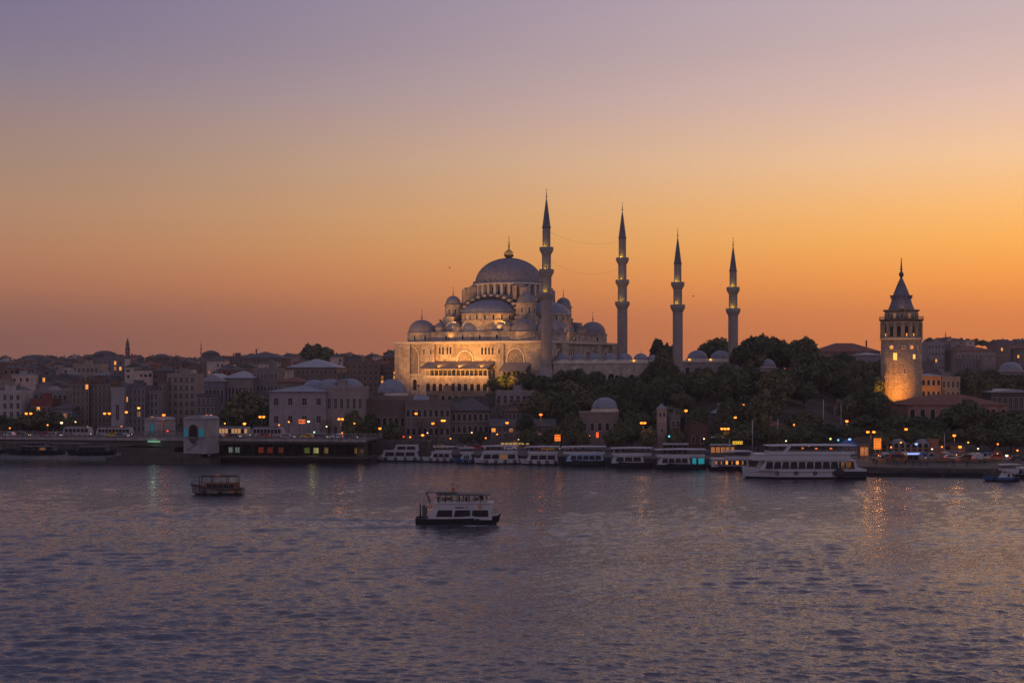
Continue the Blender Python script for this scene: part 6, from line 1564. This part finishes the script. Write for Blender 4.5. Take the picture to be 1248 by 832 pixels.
def kiosk(label, px0, px1, y0, d, lit, top, name='kiosk', glow=None):
    x0, x1 = PX(px0,d), PX(px1,d); cx=(x0+x1)/2; gz = ground_z(cx,d)+.3; t = thing(name, label, 'kiosk', (cx,d,gz)); w = x1-x0; h = PZ(y0,d)-gz
    m = MB(); m.box(-w/2,w/2,0,3,-.5,h-.6); m.build('wall', wallmat((96,86,84)), t)
    m = MB(); m.box(-w/2-.3,w/2+.3,-.8,3.3,h-.6,h-.38); m.build('canopy', METAL, t)
    m = MB(); m.box(-w/2-.2,w/2+.2,-.7,-.4,h-.38,h+.12); m.build('fascia', top, t)
    n = max(2,int(w/1.3))
    for k in range(n):
        x = -w/2+w*(k+.5)/n; m = MB(); m.box(x-w/n*.4,x+w/n*.4,-.05,-.01,.7,h-.9); m.build('window', lit if k % 2 == 0 or lit is not GLASS else GLASS, t)
    if glow and glow > 350:
        ld = bpy.data.lights.new('kiosk_light','POINT'); ld.energy = .12*glow; ld.color = (1,.42,.12); ld.shadow_soft_size = .6; obj('kiosk_light', ld, t, (0,-1.4,h*.55))
kiosk('dark ticket kiosk with a blue-white lit fascia on the right quay', 1106, 1119.5, 552, 398, GLASS, emat('blue_white_fascia',(.35,.42,1),1.1))
kiosk('two-storey glowing shop front behind the stern of the big white ferry', 1048, 1058.5, 541, 412, emat('shop_orange_glass',(1,.3,.09),.3), METAL, 'shop', 900)
kiosk('low landing hall with yellow lit windows behind the pontoon boat', 866, 896, 541, 432, LITDIM, CANV, 'landing_hall', 300)
kiosk('white container kiosk on the quay behind the triple lamp', 867, 881, 532, 440, GLASS, WHITEP)
kiosk('low row of glowing shop fronts behind the moored ferries, below the small pale house', 610, 645, 536, 470, emat('shop_yellow_glass',(1,.6,.2),.35), METAL, 'shop', 400)
kiosk('long grey shelter roof behind the turquoise-lit ferry', 808, 838, 540, 428, GLASS, CANV, 'shelter')
kiosk('dim low quay shed right of the domed market', 1178, 1198, 556, 412, GLASS, METAL, 'shed')
# posts on the wooded slope
for lb, px, yt, d in [('tall pale post standing before the wood, left of the roofless house',1003.5,486,468),('tall pale post in front of the roofless stone house',1025,491,480),('thin dark portal post behind the big white ferry',917,511,436),('thin portal post right of the dim white lamp',948,510,436),('post among the right quay trees',1151,528,428),('thin white flagpole behind the pontoon boat',889,535,424)]:
    x = PX(px,d); gz = ground_z(x,d); h = PZ(yt,d)-gz; t = thing('post', lb, 'post', (x,d,gz)); m = MB(); m.tube((0,0,-.4),(0,0,h),.17,.12,8); m.build('shaft', pmat('pale_post',(.3,.29,.29),.6), t); m = MB(); m.ball((0,0,h),.22,8); m.build('cap', METAL, t)

# ------------------------------------------------------------------ people (six pixels tall in the picture)
PC = [pmat('coat_dark',(.03,.03,.035),.9), pmat('trousers',(.025,.027,.035),.9), pmat('skin',(.35,.2,.14),.6), pmat('hair',(.02,.015,.012),.7), pmat('coat_tan',(.16,.11,.08),.9), pmat('coat_blue',(.04,.06,.12),.9)]
def person_mesh(coat, lean):
    vs = [(0,0,.95,.15),(0,.02+lean*.3,1.2,.15),(0,lean*.6,1.42,.14),(0,lean*.75,1.53,.06),(0,lean*.85,1.66,.105),(0,lean*.85,1.74,.08)]
    es = [(0,1),(1,2),(2,3),(3,4),(4,5)]
    for s in (-1,1):
        k = len(vs); vs += [(s*.1,0,.86,.1),(s*.11,-.02,.48,.065),(s*.11,.03,.08,.045),(s*.12,-.12,.04,.04)]; es += [(0,k),(k,k+1),(k+1,k+2),(k+2,k+3)]
        k = len(vs); vs += [(s*.2,lean*.6,1.4,.07),(s*.25,lean*.6-.04-abs(lean)*.2,1.13,.05),(s*.2,lean*.9-.18,1.0 if lean else .9,.04)]; es += [(2,k),(k,k+1),(k+1,k+2)]
    me = bpy.data.meshes.new('person'); me.from_pydata([v[:3] for v in vs], es, [])
    o = bpy.data.objects.new('tmp', me); COL.objects.link(o)
    sk = o.modifiers.new('s','SKIN'); sb_ = o.modifiers.new('u','SUBSURF'); sb_.levels = 1
    for i, v in enumerate(vs): me.skin_vertices[0].data[i].radius = (v[3],v[3]*.8)
    me.skin_vertices[0].data[0].use_root = True
    dg = bpy.context.evaluated_depsgraph_get(); out = bpy.data.meshes.new_from_object(o.evaluated_get(dg))
    bpy.data.objects.remove(o)
    out.name = 'person'; out.materials.clear()
    for m_ in (coat, PC[1], PC[2], PC[3]): out.materials.append(m_)
    for p in out.polygons:
        z = p.center.z; p.material_index = 1 if z < .88 else (0 if z < 1.52 else (3 if z > 1.7 or p.center.y > lean*.85+.03 else 2)); p.use_smooth = True
    return out
try:
    PM = [person_mesh(PC[0],0), person_mesh(PC[4],-.12), person_mesh(PC[5],-.12), person_mesh(PC[0],-.2)]
    LBP = ['in a dark coat standing upright','in a tan coat leaning on the rail','in a blue coat leaning on the rail','in a dark coat bent over the rail']
    def person(loc, rz, k, where, grp):
        o = obj('person', PM[k], None, loc, rz); s = OWN.uniform(.94,1.05); o.scale = (s,s,s)
        tag(o, 'person %s %s' % (LBP[k], where), 'person', grp)
    for q in range(46):
        px = OWN.uniform(-20,206) if q < 24 else OWN.uniform(256,440)
        c = BW(bx(px), .55+OWN.uniform(0,.15), ZD+.14)
        person(c, BANG, q % 4, 'on the %s half of the bridge' % ('left' if px < 230 else 'right'), 'people along the bridge rail')
    for q in range(22):
        px = OWN.uniform(1062,1200); x0 = PX(px,392); d = shore(x0)+OWN.uniform(1,12); x = PX(px,d)
        o = obj('person', PM[0], None, (x,d,2.3+.32*(d-shore(x))/15), OWN.uniform(0,6)); tag(o, 'person in a dark coat standing on the right quay', 'person', 'people on the right quay')
    for q, (fx, z_) in enumerate(((-2.2,3.67),(.4,3.67),(1.7,3.67),(-3.6,3.67))):
        o = obj('person', PM[0], None, (nf.location.x+fx, nf.location.y-.8+.5*(q % 2), 3.66), q*1.3); tag(o, 'person in dark clothes under the canopy of the ferry under way', 'person', 'passengers of the ferry under way')
except Exception as ex:
    print('people failed', ex)

# ------------------------------------------------------------------ birds
for lb, px, py, d in (('small dark bird flying in the sky left of the main dome',548,326,480),('small dark bird flying between the two shorter minarets',845,361,520)):
    t = thing('bird', lb, 'bird', (PX(px,d),d,PZ(py,d)), R(20)); BM_ = pmat('dark_feathers',(.05,.05,.055),.8)
    m = MB(); m.lathe([(.02,-.42),(.1,-.25),(.14,0),(.1,.22),(.07,.32),(.02,.42)],8); b_ = m.build('body', BM_, t); b_.rotation_euler = (0,PI/2,0)
    for s in (-1,1):
        m = MB(); m.add([(-.18,0,.03),(.16,0,.03),(.1,s*.45,.2),(-.1,s*.45,.2),(-.16,s*.95,.08),(-.05,s*.95,.08),(-.18,0,0),(.16,0,0),(.1,s*.45,.17),(-.1,s*.45,.17)],[(0,1,2,3),(3,2,5,4),(6,9,8,7),(9,4,5,8),(0,3,9,6),(1,7,8,2)]); m.build('wing', BM_, t)
# ------------------------------------------------------------------ evening haze
m = MB(); m.box(-1900, 1900, -30, 2250, -7, 118)
hz = m.build('haze', pmat('unused_tmp',(.5,.5,.5))); tag(hz, 'thin evening haze over the far hills', 'haze', None, 'stuff')
hm = bpy.data.materials.new('evening_haze'); hm.use_nodes = True; t = hm.node_tree
for n in list(t.nodes):
    if n.type != 'OUTPUT_MATERIAL': t.nodes.remove(n)
pv = N('ShaderNodeVolumePrincipled', t); pv.inputs['Color'].default_value = (.85,.8,.85,1); pv.inputs['Density'].default_value = .00008; pv.inputs['Anisotropy'].default_value = .2
L(pv.outputs[0], [n for n in t.nodes if n.type == 'OUTPUT_MATERIAL'][0].inputs['Volume'], t)
hz.data.materials.clear(); hz.data.materials.append(hm)
